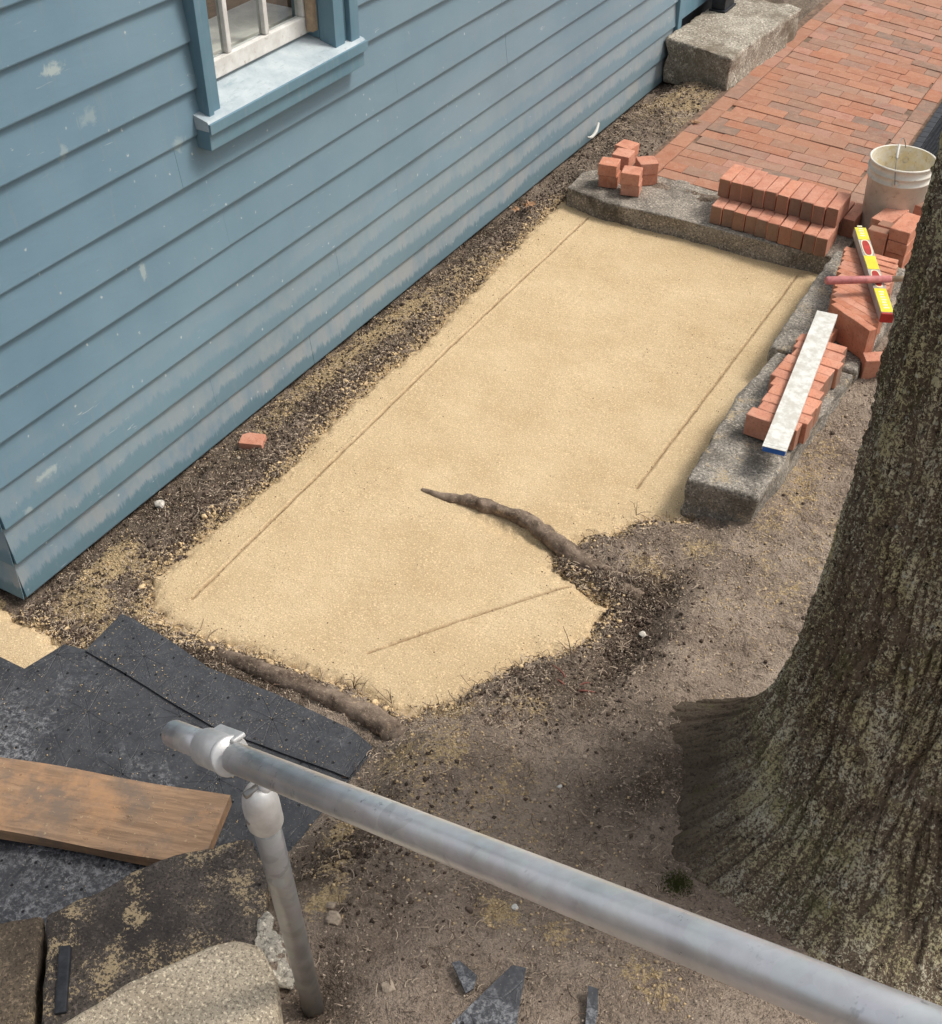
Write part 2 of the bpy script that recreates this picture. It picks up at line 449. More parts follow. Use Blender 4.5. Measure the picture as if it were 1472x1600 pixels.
def mat_galv(k=1.0):
    s = NT('galvanised_steel' if k == 1 else 'darker_galvanised_steel'); v = s.obj()
    n = s.noise(v, 16, 5, 0.65)
    c = s.mix(s.ramp(n, [(0.3, 0), (0.7, 1)]), (0.62 * k, 0.60 * k, 0.61 * k), (0.80 * k, 0.81 * k, 0.80 * k))
    sp = s.voro(s.scale(v, (1, 1, 1)), 45, out=1)
    c = s.mix(0.10, c, sp)
    pt = s.noise(s.scale(v, (1, 1, 0.8)), 9, 3, 0.5, 1.2)
    c = s.mix(s.ramp(pt, [(0.60, 0), (0.61, 0.30)]), c, (0.36 * k, 0.385 * k, 0.385 * k))
    hsn = s.n('HueSaturation', {'Saturation': 0.25, 'Color': c})
    n2 = s.noise(s.scale(v, (1, 1, 0.35)), 55, 3, 0.8)
    n3 = s.noise(v, 5, 3, 0.6)
    c = s.mix(s.math('MULTIPLY', s.ramp(n2, [(0.61, 0), (0.70, 1)]), s.ramp(n3, [(0.5, 0.0), (0.64, 0.6)])), hsn, (0.13, 0.14, 0.16))
    rr = s.ramp(n, [(0.3, 0.27), (0.7, 0.42)])
    return s.done(c, rr, 0.66, s.bump(s.noise(v, 80, 3), 0.12, 0.001), 0.5)
M['galv'] = mat_galv()
M['galv_dark'] = mat_galv(0.45)  # post steel: same recipe with its colours scaled darker
M['cast'] = simple('brushed_cast_aluminium', (0.62, 0.61, 0.59), 0.5, 0.45, var=0.1, sc=30, bump=0.1)

def mat_mat(name, dusty):
    s = NT(name); v = s.obj()
    base = s.mix(s.ramp(s.noise(v, 20, 5, 0.7), [(0.35, 0), (0.65, 1)]), (0.030, 0.031, 0.035), (0.056, 0.057, 0.062))
    x = s.sep(v, 0); y = s.sep(v, 1)
    SP = 0.085
    # triangular lattice of fine embossed creases with a dark dimple at every node
    def line(a, b, off=0.0, w=0.022):
        t = s.math('ADD', s.math('ADD', s.math('MULTIPLY', x, a / SP), s.math('MULTIPLY', y, b / SP)), off)
        f = s.math('ABSOLUTE', s.math('SUBTRACT', s.math('FRACT', t), 0.5))
        return s.ramp(f, [(0.0, 1), (w, 0)])
    gate = s.noise(v, 9, 3, 0.6)
    l0 = s.math('MAXIMUM', s.math('MULTIPLY', line(0.5, 0.0), s.ramp(gate, [(0.5, 0), (0.55, 1)])),
               s.math('MAXIMUM', s.math('MULTIPLY', line(0.25, 0.433), s.ramp(gate, [(0.42, 1), (0.48, 0)])),
                      s.math('MULTIPLY', line(-0.25, 0.433), s.ramp(s.noise(v, 7, 2), [(0.5, 0), (0.55, 1)]))))
    fx = s.math('SUBTRACT', s.math('FRACT', s.math('DIVIDE', x, SP)), 0.5)
    fy = s.math('SUBTRACT', s.math('FRACT', s.math('ADD', s.math('DIVIDE', y, SP), s.math('MULTIPLY', s.math('FLOOR', s.math('DIVIDE', x, SP)), 0.5))), 0.5)
    dd = s.math('SQRT', s.math('ADD', s.math('MULTIPLY', fx, fx), s.math('MULTIPLY', fy, fy)))
    dot = s.ramp(dd, [(0.04, 1), (0.06, 0)])
    # stars of creases radiating from every third node
    SQ = SP * 3
    gx = s.math('SUBTRACT', s.math('FRACT', s.math('ADD', s.math('DIVIDE', x, SQ), 1 / 6)), 0.3333)
    col_ = s.math('FLOOR', s.math('ADD', s.math('DIVIDE', x, SQ), 1 / 6))
    gy = s.math('SUBTRACT', s.math('FRACT', s.math('ADD', s.math('DIVIDE', y, SQ), s.math('MULTIPLY', col_, 0.5))), 0.5)
    gr_ = s.math('SQRT', s.math('ADD', s.math('MULTIPLY', gx, gx), s.math('MULTIPLY', gy, gy)))
    an = s.math('MULTIPLY', s.math('ARCTAN2', gy, gx), 10 / (2 * math.pi))
    fa_ = s.math('MULTIPLY', s.math('ABSOLUTE', s.math('SUBTRACT', s.math('FRACT', s.math('ADD', an, s.math('MULTIPLY', s.noise(v, 3, 2), 1.0))), 0.5)), s.math('MULTIPLY', gr_, 0.63))
    star = s.math('MULTIPLY', s.ramp(fa_, [(0.0, 1), (0.008, 0)]), s.ramp(s.math('ADD', gr_, s.math('MULTIPLY', s.noise(v, 12, 2), 0.3)), [(0.50, 1), (0.62, 0)]))
    l = s.math('MAXIMUM', s.math('MULTIPLY', star, 0.55), s.math('MULTIPLY', l0, 0.25))
    crack = s.ramp(s.voro(s.n('VectorMath', {0: v, 1: s.n('VectorMath', {0: s.noise(v, 14, 3, out=1), 'Scale': 0.12}, operation='SCALE')}, operation='ADD'), 12, 'DISTANCE_TO_EDGE'), [(0.0, 1), (0.02, 0)])
    ab = s.noise(v, 60, 5, 0.8)
    zone = s.math('ADD', s.noise(v, 3.5, 4, 0.65), s.n('MapRange', {0: y, 1: 1.62, 2: 1.25, 3: -0.13, 4: 0.10}))
    abr = s.math('MULTIPLY', s.ramp(ab, [(0.46, 0), (0.62, 1)]), s.ramp(zone, [(0.50 - dusty, 0), (0.66 - dusty, 0.75)]))
    c = s.mix(abr, base, (0.30, 0.30, 0.31))
    c = s.mix(s.math('MULTIPLY', crack, s.ramp(zone, [(0.50 - dusty, 0.06), (0.66 - dusty, 0.5)])), c, (0.33, 0.33, 0.34))
    c = s.mix(s.math('MULTIPLY', l, 0.7), c, (0.012, 0.012, 0.015))
    c = s.mix(dot, c, (0.004, 0.004, 0.005))
    sp = s.noise(v, 120, 2, 0.7)
    c = s.mix(s.ramp(sp, [(0.63, 0), (0.70, 0.5)]), c, (0.30, 0.27, 0.22))
    h = s.math('SUBTRACT', s.math('ADD', s.noise(v, 40, 4, 0.7), s.math('MULTIPLY', crack, 0.5)), s.math('ADD', s.math('MULTIPLY', l, 1.2), s.math('MULTIPLY', dot, 2.0)))
    return s.done(c, 0.52, normal=s.bump(h, 0.6, 0.004), spec=0.5)
M['mat'] = mat_mat('black_root_barrier_plastic', 0.0)
M['mat_old'] = mat_mat('abraded_root_barrier_plastic', 0.02)

def mat_bark(name='lichen_bark'):
    s = NT(name); v = s.geo()
    w = s.n('VectorMath', {0: v, 1: s.n('VectorMath', {0: s.noise(v, 25, 3, out=1), 'Scale': 0.02}, operation='SCALE')}, operation='ADD')
    big = s.noise(v, 4, 4, 0.6)
    c = s.mix(s.ramp(big, [(0.35, 0), (0.65, 1)]), (0.18, 0.132, 0.09), (0.27, 0.205, 0.145))
    n1 = s.noise(s.scale(w, (1, 1, 0.5)), 95, 4, 0.85)
    c = s.mix(s.ramp(n1, [(0.38, 0.95), (0.49, 0)]), c, (0.030, 0.022, 0.015))
    li = s.noise(s.scale(w, (1, 1, 0.8)), 135, 3, 0.85)
    zone = s.noise(v, 3.2, 4, 0.7)
    ridge = s.attr('ridge')
    zlow = s.n('MapRange', {0: s.sep(v, 2), 1: 1.1, 2: 0.2, 3: 0.0, 4: 0.035})
    f = s.math('ADD', s.math('ADD', li, zlow), s.math('ADD', s.math('MULTIPLY', s.math('SUBTRACT', zone, 0.5), 0.34), s.math('MULTIPLY', s.math('SUBTRACT', ridge, 0.5), 0.10)))
    lc = s.mix(s.ramp(s.noise(v, 9, 3), [(0.42, 0), (0.60, 1)]), (0.68, 0.60, 0.34), (0.82, 0.75, 0.55))
    damp = s.math('MULTIPLY', s.n('MapRange', {0: s.math('ADD', s.sep(v, 2), s.math('MULTIPLY', s.noise(v, 7, 3), 0.14)), 1: 0.46, 2: 0.30, 3: 0.0, 4: 1.0}), s.n('MapRange', {0: s.sep(v, 0), 1: -0.25, 2: -0.48, 3: 0.15, 4: 1.0}))
    c = s.mix(s.math('MULTIPLY', s.ramp(f, [(0.525, 0), (0.57, 1)]), s.math('SUBTRACT', 1.0, s.math('MULTIPLY', damp, 0.88))), c, lc)
    c = s.mix(s.math('MULTIPLY', damp, 0.6), c, (0.085, 0.062, 0.045))
    mo = s.math('MULTIPLY', s.ramp(s.noise(v, 6, 4, 0.7), [(0.54, 0), (0.68, 0.6)]), s.ramp(s.noise(v, 50, 3, 0.7), [(0.4, 0.2), (0.55, 1)]))
    c = s.mix(mo, c, (0.15, 0.15, 0.05))
    vd = s.voro(w, 36)
    c = s.mix(s.math('MULTIPLY', s.ramp(vd, [(0.10, 0.95), (0.20, 0)]), s.math('MULTIPLY', s.ramp(zone, [(0.42, 0), (0.52, 1)]), s.math('SUBTRACT', 1.0, damp))), c, (0.66, 0.64, 0.52))
    h = s.math('ADD', s.math('MULTIPLY', n1, 1.5), li)
    return s.done(c, 0.9, normal=s.bump(h, 1.0, 0.010), spec=0.15)
M['bark'] = mat_bark()

def mat_rootbark():
    s = NT('muddy_root_bark'); v = s.geo()
    c = s.mix(s.ramp(s.noise(v, 14, 5, 0.7), [(0.35, 0), (0.62, 1)]), (0.075, 0.052, 0.038), (0.26, 0.195, 0.145))
    c = s.mix(s.ramp(s.noise(v, 90, 3, 0.8), [(0.55, 0), (0.66, 0.7)]), c, (0.40, 0.31, 0.21))
    c = s.mix(s.ramp(s.noise(v, 16, 4, 0.7), [(0.62, 0), (0.74, 0.8)]), c, (0.50, 0.36, 0.22))
    return s.done(c, 0.9, normal=s.bump(s.noise(v, 70, 4, 0.8), 0.8, 0.006), spec=0.15)
M['root'] = mat_rootbark()

def mat_glass():
    s = NT('old_window_glass')
    t = s.n('BsdfTransparent', {0: (0.93, 0.95, 0.94)})
    g = s.n('BsdfGlossy', {'Roughness': 0.03, 'Normal': s.bump(s.noise(s.geo(), 5, 2), 0.08, 0.01)})
    bf = s.n('NewGeometry', out=6)
    f = s.n('Fresnel', {'IOR': s.math('SUBTRACT', 1.5, s.math('MULTIPLY', bf, 0.8333))})
    mx = s.n('MixShader', {0: f, 1: t, 2: g})
    s.t.links.new(mx, s.t.nodes['Material Output'].inputs[0])
    return s.m
M['glass'] = mat_glass()

# ---------------------------------------------------------------- object helpers
def link(name, me, mat=None, parent=None, smooth=False):
    if mat is not None:
        for m_ in (mat if isinstance(mat, (list, tuple)) else [mat]):
            me.materials.append(m_)
    if smooth:
        me.polygons.foreach_set('use_smooth', [True] * len(me.polygons))
    o = bpy.data.objects.new(name, me)
    col.objects.link(o)
    if parent is not None:
        o.parent = parent
    return o


def tag(o, label=None, cat=None, group=None, kind=None):
    if label: o['label'] = label
    if cat: o['category'] = cat
    if group: o['group'] = group
    if kind: o['kind'] = kind
    return o


def empty(name, loc, label, cat, group=None):
    o = bpy.data.objects.new(name, None)
    o.empty_display_size = 0.1
    col.objects.link(o)
    o.location = loc
    return tag(o, label, cat, group)


def from_np(name, verts, faces):
    me = bpy.data.meshes.new(name)
    verts = np.asarray(verts, np.float32); faces = np.asarray(faces, np.int32)
    k = faces.shape[1]
    me.vertices.add(len(verts)); me.vertices.foreach_set('co', verts.ravel())
    me.loops.add(faces.size); me.loops.foreach_set('vertex_index', faces.ravel())
    me.polygons.add(len(faces))
    me.polygons.foreach_set('loop_start', np.arange(0, faces.size, k, dtype=np.int32))
    me.polygons.foreach_set('loop_total', np.full(len(faces), k, np.int32))
    me.update(calc_edges=True)
    return me


def add_attr(me, name, vals):
    a = me.attributes.new(name, 'FLOAT', 'POINT')
    a.data.foreach_set('value', np.asarray(vals, np.float32).ravel())


def grid_faces(nu, nv, keep=None):
    i = np.arange(nu * nv).reshape(nu, nv)
    f = np.stack([i[:-1, :-1], i[1:, :-1], i[1:, 1:], i[:-1, 1:]], -1).reshape(-1, 4)
    if keep is not None:
        f = f[keep.ravel()[f].any(1)]
    return f


def bm_obj(name, bm, mat, parent=None, smooth=False, bevel=0):
    if bevel:
        bmesh.ops.bevel(bm, geom=list(bm.edges), offset=bevel, segments=2, affect='EDGES', profile=0.6)
    me = bpy.data.meshes.new(name)
    bm.normal_update()
    bm.to_mesh(me); bm.free()
    return link(name, me, mat, parent, smooth)


def box_bm(x0, x1, y0, y1, z0, z1, bm=None):
    bm = bm or bmesh.new()
    vs = [bm.verts.new(p) for p in ((x0, y0, z0), (x1, y0, z0), (x1, y1, z0), (x0, y1, z0), (x0, y0, z1), (x1, y0, z1), (x1, y1, z1), (x0, y1, z1))]
    for f in ((0, 3, 2, 1), (4, 5, 6, 7), (0, 1, 5, 4), (1, 2, 6, 5), (2, 3, 7, 6), (3, 0, 4, 7)):
        bm.faces.new([vs[i] for i in f])
    return bm


def prism_bm(poly, z0, z1, bm=None):
    bm = bm or bmesh.new()
    n = len(poly)
    a = sum(poly[i][0] * poly[(i + 1) % n][1] - poly[(i + 1) % n][0] * poly[i][1] for i in range(n))
    if a < 0: poly = poly[::-1]
    lo = [bm.verts.new((p[0], p[1], z0 if len(p) < 3 else p[2] + z0 - z1)) for p in poly]
    hi = [bm.verts.new((p[0], p[1], z1 if len(p) < 3 else p[2])) for p in poly]
    bm.faces.new(hi); bm.faces.new(lo[::-1])
    for i in range(n):
        bm.faces.new((lo[i], lo[(i + 1) % n], hi[(i + 1) % n], hi[i]))
    return bm


def slice_grid(bm, sx, sy, sz):
    for ax, st in ((0, sx), (1, sy), (2, sz)):
        if not st: continue
        cs = [v.co[ax] for v in bm.verts]
        lo, hi = min(cs), max(cs)
        k = lo + st
        no = [0, 0, 0]; no[ax] = 1
        while k < hi - st * 0.3:
            p = [0, 0, 0]; p[ax] = k
            bmesh.ops.bisect_plane(bm, geom=list(bm.verts) + list(bm.edges) + list(bm.faces), plane_co=p, plane_no=no)
            k += st


def rough_block(name, poly, z0, z1, mat, step=0.03, amp=0.008, bev=0.02, parent=None, seed=0.0, freq=9, side=1.6, keep_z=None):
    """hewn stone: prism with worn edges, every face broken up"""
    bm = prism_bm(poly, z0, z1)
    if bev:
        bmesh.ops.bevel(bm, geom=list(bm.edges), offset=bev, segments=2, affect='EDGES', profile=0.55)
    slice_grid(bm, step, step, step)
    bmesh.ops.triangulate(bm, faces=[f for f in bm.faces if len(f.verts) > 4])
    bm.normal_update()
    co = np.array([v.co[:] for v in bm.verts]); no = np.array([v.normal[:] for v in bm.verts])
    s = fbm(co[:, 0] * freq + seed, co[:, 1] * freq, co[:, 2] * freq * 1.0, 4, 0.55)
    s2 = fbm(co[:, 0] * freq * 3 + seed, co[:, 1] * freq * 3 + 9, co[:, 2] * freq * 3, 2, 0.5)
    sidef = 1 + (side - 1) * (1 - np.abs(no[:, 2]))
    top = np.abs(co[:, 2] - z1) < 0.03
    d = amp * sidef * (s + 0.4 * s2)
    new = co + no * d[:, None]
    for v, c in zip(bm.verts, new): v.co = c
    return bm_obj(name, bm, mat, parent, True)


def tube(name, pts, rad, mat, parent=None, seg=16, cap=True, wob=0.0, sub=1, smooth=True, seed=0.0):
    pts = [Vector(p) for p in pts]
    if not isinstance(rad, (list, tuple)): rad = [rad] * len(pts)
    if sub > 1:
        P2, R2 = [], []
        n = len(pts)
        for i in range(n - 1):
            p0 = pts[max(i - 1, 0)]; p1 = pts[i]; p2 = pts[i + 1]; p3 = pts[min(i + 2, n - 1)]
            for k in range(sub):
                t = k / sub
                P2.append(0.5 * ((2 * p1) + (p2 - p0) * t + (2 * p0 - 5 * p1 + 4 * p2 - p3) * t * t + (3 * p1 - p0 - 3 * p2 + p3) * t ** 3))
                R2.append(rad[i] * (1 - t) + rad[i + 1] * t)
        P2.append(pts[-1]); R2.append(rad[-1])
        pts, rad = P2, R2
    bm = bmesh.new(); rings = []
    up = None
    for i, p in enumerate(pts):
        d = (pts[min(i + 1, len(pts) - 1)] - pts[max(i - 1, 0)]).normalized()
        if up is None:
            up = Vector((0, 0, 1)) if abs(d.z) < 0.9 else Vector((1, 0, 0))
        a = d.cross(up).normalized(); b = a.cross(d); up = b
        ring = []
        for k in range(seg):
            t = 2 * math.pi * k / seg
            r = rad[i]
            q = p + (a * math.cos(t) + b * math.sin(t)) * r
            ring.append(q)
        rings.append(ring)
    if wob:
        arr = np.array([[q[:] for q in r] for r in rings]); cen = np.array([p[:] for p in pts])[:, None, :]
        nn = fbm(arr[..., 0] * 28 + seed, arr[..., 1] * 28, arr[..., 2] * 28, 3)
        arr = cen + (arr - cen) * (1 + wob * nn[..., None])
        rings = [[Vector(q) for q in r] for r in arr]
    vr = [[bm.verts.new(q) for q in r] for r in rings]
    for i in range(len(vr) - 1):
        for k in range(seg):
            bm.faces.new((vr[i][k], vr[i][(k + 1) % seg], vr[i + 1][(k + 1) % seg], vr[i + 1][k]))
    if cap:
        bm.faces.new(vr[0][::-1]); bm.faces.new(vr[-1])
    bmesh.ops.recalc_face_normals(bm, faces=bm.faces)
    return bm_obj(name, bm, mat, parent, smooth)


def lathe(name, prof, mat, parent=None, seg=48, smooth=True):
    bm = bmesh.new(); rings = []
    for r, z in prof:
        rings.append([bm.verts.new((r * math.cos(2 * math.pi * k / seg), r * math.sin(2 * math.pi * k / seg), z)) for k in range(seg)])
    for i in range(len(rings) - 1):
        for k in range(seg):
            bm.faces.new((rings[i][k], rings[i][(k + 1) % seg], rings[i + 1][(k + 1) % seg], rings[i + 1][k]))
    return bm_obj(name, bm, mat, parent, smooth)


# ================================================================= GROUND
SAND = [(-2.60, 5.40), (-2.57, 4.85), (-2.53, 4.36), (-2.487, 3.78), (-2.508, 3.51), (-2.498, 3.17), (-2.463, 2.78), (-2.488, 2.51), (-2.49, 2.25),
        (-2.50, 2.10), (-2.40, 1.99), (-2.24, 1.95), (-1.988, 2.00), (-1.743, 2.025), (-1.607, 2.048), (-1.55, 2.035), (-1.401, 2.024), (-1.316, 2.112),
        (-1.238, 2.295), (-1.183, 2.406), (-1.09, 2.542), (-1.077, 2.754), (-1.20, 2.80), (-1.33, 2.83), (-1.36, 2.93), (-1.31, 3.03), (-1.225, 3.121),
        (-1.155, 3.244), (-1.03, 3.30), (-0.98, 3.40), (-1.0, 5.40)]
SAND2 = [(-3.0, 1.76), (-2.761, 1.70), (-2.641, 1.725), (-2.56, 1.70), (-2.50, 1.60), (-2.50, 1.45), (-3.0, 1.45)]


def sand_sd(x, y):
    return np.minimum(poly_sd(x, y, SAND), poly_sd(x, y, SAND2))


def soil_base(x, y, sd):
    east = sstep(-1.50, -1.12, x + 0.06 * perlin(x * 4, y * 4))
    right = 0.035 + 0.065 * sstep(3.5, 4.4, y) + 0.11 * sstep(2.75, 2.1, y) + 0.24 * sstep(2.1, 1.05, y)
    right = np.where(x > -1.1, right, right)
    left = 0.015 - 0.02 * sstep(2.05, 1.7, y) + 0.02 * np.exp(-((x + 2.58) / 0.08) ** 2) * sstep(1.9, 2.6, y)
    left = left * (1 - 0.6 * sstep(-2.60, -2.76, x)) + 0.085 * sstep(5.2, 5.6, y) * sstep(-2.72, -2.42, x) - 0.02 * sstep(-2.68, -2.78, x)
    b = left * (1 - east) + right * east
    # deeper hollow beside the old root
    b = b + 0.04 * np.exp(-(((x + 0.80) / 0.10) ** 2 + ((y - 2.62) / 0.32) ** 2)) - 0.075 * np.exp(-(((x + 0.95) / 0.11) ** 2 + ((y - 2.62) / 0.28) ** 2))
    b = b - 0.045 * np.exp(-(((x + 1.20) / 0.10) ** 2 + ((y - 1.36) / 0.22) ** 2))
    b = b - 0.05 * np.exp(-(((x + 0.98) / 0.07) ** 2 + ((y - 1.0) / 0.07) ** 2))
    # earth banked against the root flare
    b = b + (0.040 + 0.02 * perlin(x * 16, y * 16)) * np.exp(-(((x + 0.62) / 0.11) ** 2 + ((y - 2.12) / 0.20) ** 2))
    b = b + 0.035 * np.exp(-(((x + 1.12) / 0.16) ** 2 + ((y - 1.86) / 0.10) ** 2))
    b = b + 0.02 * np.exp(-(((x + 1.06) / 0.14) ** 2 + ((y - 2.90) / 0.07) ** 2))
    return b


def soil_h(x, y, detail=True):
    sd = sand_sd(x, y)
    sdn = sd + 0.022 * fbm(x * 13, y * 13, None, 3, 0.6)
    b = soil_base(x, y, sd)
    bank = sstep(-0.035, 0.05, sdn) * 0.45 + sstep(-0.03, 0.19, sdn) * 0.55
    h = -0.035 + (b + 0.035) * bank
    # small lip of raised crumbs along the sand edge
    h = h + 0.012 * np.exp(-((sdn - 0.035) / 0.03) ** 2)
    if detail:
        a = sstep(-0.03, 0.03, sdn)
        near = 1.0 * (np.abs(y) < 9) * (np.abs(x) < 4)
        h = h + near * a * (0.013 * fbm(x * 8, y * 8, None, 5, 0.64) + 0.0060 * np.abs(fbm(x * 42, y * 42, None, 2, 0.6)))
    # flat where the paving and mats lie
    pav = (x > -2.34) & (x < -1.1) & (y > 5.62)
    h = np.where(pav, np.minimum(h, 0.035), h)
    matz = (x < -1.42) & (y < 1.86) & (y > 0) & (x > -3.2)
    h = np.where(matz, np.minimum(h, -0.004 + 0 * h), h)
    return h, sdn


def axis(segs):
    out = []
    for a, b, st in segs:
        n = max(1, int(round((b - a) / st)))
        out.append(np.linspace(a, b, n, endpoint=False))
    out.append([segs[-1][1]])
    return np.concatenate(out)


xs = axis([(-60, -6, 6), (-6, -3.1, 0.15), (-3.1, -0.15, 0.0095), (-0.15, 1.6, 0.06), (1.6, 6, 0.4), (6, 60, 6)])
ys = axis([(-60, -3, 6), (-3, 0.6, 0.12), (0.6, 5.0, 0.0095), (5.0, 7.4, 0.02), (7.4, 12, 0.2), (12, 120, 9)])
X, Y = np.meshgrid(xs, ys, indexing='ij')
H, SDN = soil_h(X, Y)
me = from_np('ground', np.stack([X, Y, H], -1).reshape(-1, 3), grid_faces(len(xs), len(ys)))
# where the soil is sandy / dry
BL = [(-2.66, 2.05, .07, .16, 1.1), (-2.60, 1.88, .12, .10, .95), (-2.36, 1.97, .14, .08, .8), (-2.57, 2.12, .10, .10, .55), (-2.70, 2.16, .05, .10, .7), (-2.70, 3.60, .10, .65, .74), (-2.66, 4.03, .12, .35, .74),
      (-2.68, 3.05, .07, .35, .55), (-2.60, 4.45, .12, .28, .68), (-2.52, 6.75, .24, .34, .78), (-2.36, 6.45, .15, .3, .45), (-1.10, 1.22, .05, .10, .75), (-1.16, 1.32, .05, .07, .6), (-1.24, 1.46, .05, .09, .75),
      (-1.29, 1.62, .05, .10, .6), (-1.2, 1.82, .16, .16, .60), (-.74, 1.40, .07, .06, .62), (-.60, 1.42, .05, .05, .55), (-.52, 2.43, .07, .10, .60), (-.37, 1.42, .10, .06, .6), (-1.07, 2.12, .10, .09, .52),
      (-1.26, 2.06, .09, .07, .65), (-.62, 3.2, .2, .5, .33), (-.72, 3.65, .12, .4, .48), (-1.03, 2.98, .10, .08, .5), (-2.45, 1.80, .1, .1, .8), (-1.0, 1.7, .3, .3, .30), (-0.9, 3.15, .12, .10, .40)]
sandy = np.zeros_like(X)
for bx, by, rx, ry, a in BL:
    sandy = np.maximum(sandy, a * np.exp(-(((X - bx) / rx) ** 2 + ((Y - by) / ry) ** 2) ** 1.5))
sandy = np.maximum(sandy, 0.95 * sstep(0.05, -0.01, SDN))
sandy = sandy + 0.25 * fbm(X * 7, Y * 7, None, 3) * (sandy > 0.05)
add_attr(me, 'sandy', np.clip(sandy, 0, 1))
DK = [(-1.17, 1.42, .16, .28, .9), (-1.10, 1.24, .2, .1, .4), (-1.02, 2.2, .2, .14, .65), (-.94, 2.62, .15, .32, 1.1), (-1.2, 2.84, .20, .10, 1.1), (-1.08, 2.35, .10, .12, .8), (-.75, 2.10, .18, .30, .35), (-.60, 2.00, .16, .30, .7), (-.95, 2.9, .10, .10, .8),
      (-.88, 3.35, .12, .22, .45), (-.98, 1.0, .1, .1, .8)]
dry = np.where(X > -1.7, 0.95, 0.20) + 0.34 * fbm(X * 4, Y * 4, None, 5, 0.6)
dry = np.where((X < -1.7) & (Y > 5.3), dry + .3, dry)
for bx, by, rx, ry, a in DK:
    dry = dry - (a * 0.8) * np.exp(-(((X - bx) / rx) ** 2 + ((Y - by) / ry) ** 2))
add_attr(me, 'dry', np.clip(dry, 0, 1))
ground = tag(link('ground', me, M['soil'], smooth=True), kind='structure')

# ---- screeded sand bed
GROOVES = [((-2.313, 2.085), (-2.336, 2.857), (-2.366, 3.851), (-2.384, 5.27)), ((-1.259, 3.389), (-1.263, 5.24)), ((-1.658, 2.177), (-1.448, 2.495), (-1.237, 2.786))]


def seg_dist(px, py, pl):
    d = np.full(px.shape, 1e9)
    for (ax, ay), (bx, by) in zip(pl[:-1], pl[1:]):
        ex, ey = bx - ax, by - ay
        t = np.clip(((px - ax) * ex + (py - ay) * ey) / (ex * ex + ey * ey), 0, 1)
        d = np.minimum(d, np.hypot(px - ax - ex * t, py - ay - ey * t))
    return d


def sand_h(x, y):
    sd = sand_sd(x, y)
    sdn = sd + 0.020 * fbm(x * 15 + 4, y * 15, None, 4, 0.65)
    h = 0.0025 * fbm(x * 3, y * 3, None, 3) - 0.075 * sstep(-0.05, 0.08, sdn) ** 1.3
    gv = np.zeros_like(x)
    for g in GROOVES:
        w = 0.0042 * (1 + 0.5 * perlin(x * 9, y * 9))
        d = seg_dist(x + 0.0022 * perlin(x * 12, y * 12), y, g)
        gv = np.maximum(gv, np.exp(-(d / np.maximum(w, 0.002)) ** 2))
        h = h + 0.0022 * np.exp(-((d - 0.012) / 0.006) ** 2)
    h = h - 0.007 * gv
    # undercut beside the root, smears and finger marks
    for bx, by, rx, ry, a in [(-1.55, 2.93, .16, .03, .022), (-1.28, 5.02, .035, .05, .008), (-1.33, 4.72, .02, .02, .006), (-1.30, 4.45, .03, .015, .006), (-1.40, 3.18, .10, .02, .008), (-1.2, 2.45, .05, .05, .01)]:
        h = h - a * np.exp(-(((x - bx) / rx) ** 2 + ((y - by) / ry) ** 2)) * (0.7 + 0.5 * perlin(x * 30, y * 30))
    for bx, by, an, L_, n_, a in [(-1.36, 3.20, 0.5, .16, 5, .0022), (-1.62, 4.3, 1.2, .22, 4, .0016), (-2.0, 3.4, 0.9, .25, 4, .0014), (-1.9, 2.45, 0.4, .20, 4, .0015), (-1.5, 4.85, 0.2, .2, 3, .0015), (-2.05, 4.6, 1.4, .25, 4, .0014)]:
        u_ = (x - bx) * math.cos(an) + (y - by) * math.sin(an); v_ = -(x - bx) * math.sin(an) + (y - by) * math.cos(an) + 0.6 * u_ * u_
        h = h + a * np.sin(v_ / 0.008 * (1 + .1 * n_)) * np.exp(-(u_ / L_) ** 2 - (v_ / (0.012 * n_)) ** 2) * np.clip(0.6 + perlin(x * 18, y * 18), 0, 1.4)
    h = h + 0.0012 * fbm(x * 55, y * 55, None, 2) + 0.0012 * fbm(x * 17, y * 17, None, 2)
    return h, gv, sdn


xs2 = np.arange(-3.02, -0.94, 0.0048); ys2 = np.arange(1.42, 5.42, 0.0062)
X2, Y2 = np.meshgrid(xs2, ys2, indexing='ij')
H2, G2, S2 = sand_h(X2, Y2)
keep = (S2 < 0.055)
fa = grid_faces(len(xs2), len(ys2), keep)
used, inv = np.unique(fa, return_inverse=True)
V2 = np.stack([X2, Y2, H2], -1).reshape(-1, 3)[used]
me = from_np('sand_bed', V2, inv.reshape(fa.shape))
add_attr(me, 'groove', G2.ravel()[used])
tag(link('sand_bed', me, M['sand'], smooth=True), kind='structure')

# ================================================================= HOUSE
WX = -2.787
house = empty('house', (-2.8, 1.8, 0.0), 'blue clapboard house wall with a white sash window along the sand bed', 'house')
def hpart(name, bm, mat, parent=house, **k):
    off = Vector((-2.8, 1.8, 0.0))
    for v in bm.verts: v.co -= off
    return bm_obj(name, bm, mat, parent, **k)

def boards(y0, y1, z):
    cuts = [y0]
    p = y0 + random.uniform(0.9, 3.2)
    while p < y1 - 0.7:
        cuts.append(p); p += random.uniform(1.9, 3.4)
    cuts.append(y1)
    for a_, b_ in zip(cuts[:-1], cuts[1:]):
        hpart('clapboard', board(a_ + (0.0006 if a_ > y0 else 0), b_ - (0.0006 if b_ < y1 else 0), z, random.uniform(-.0006, .0006)), M['paint'])

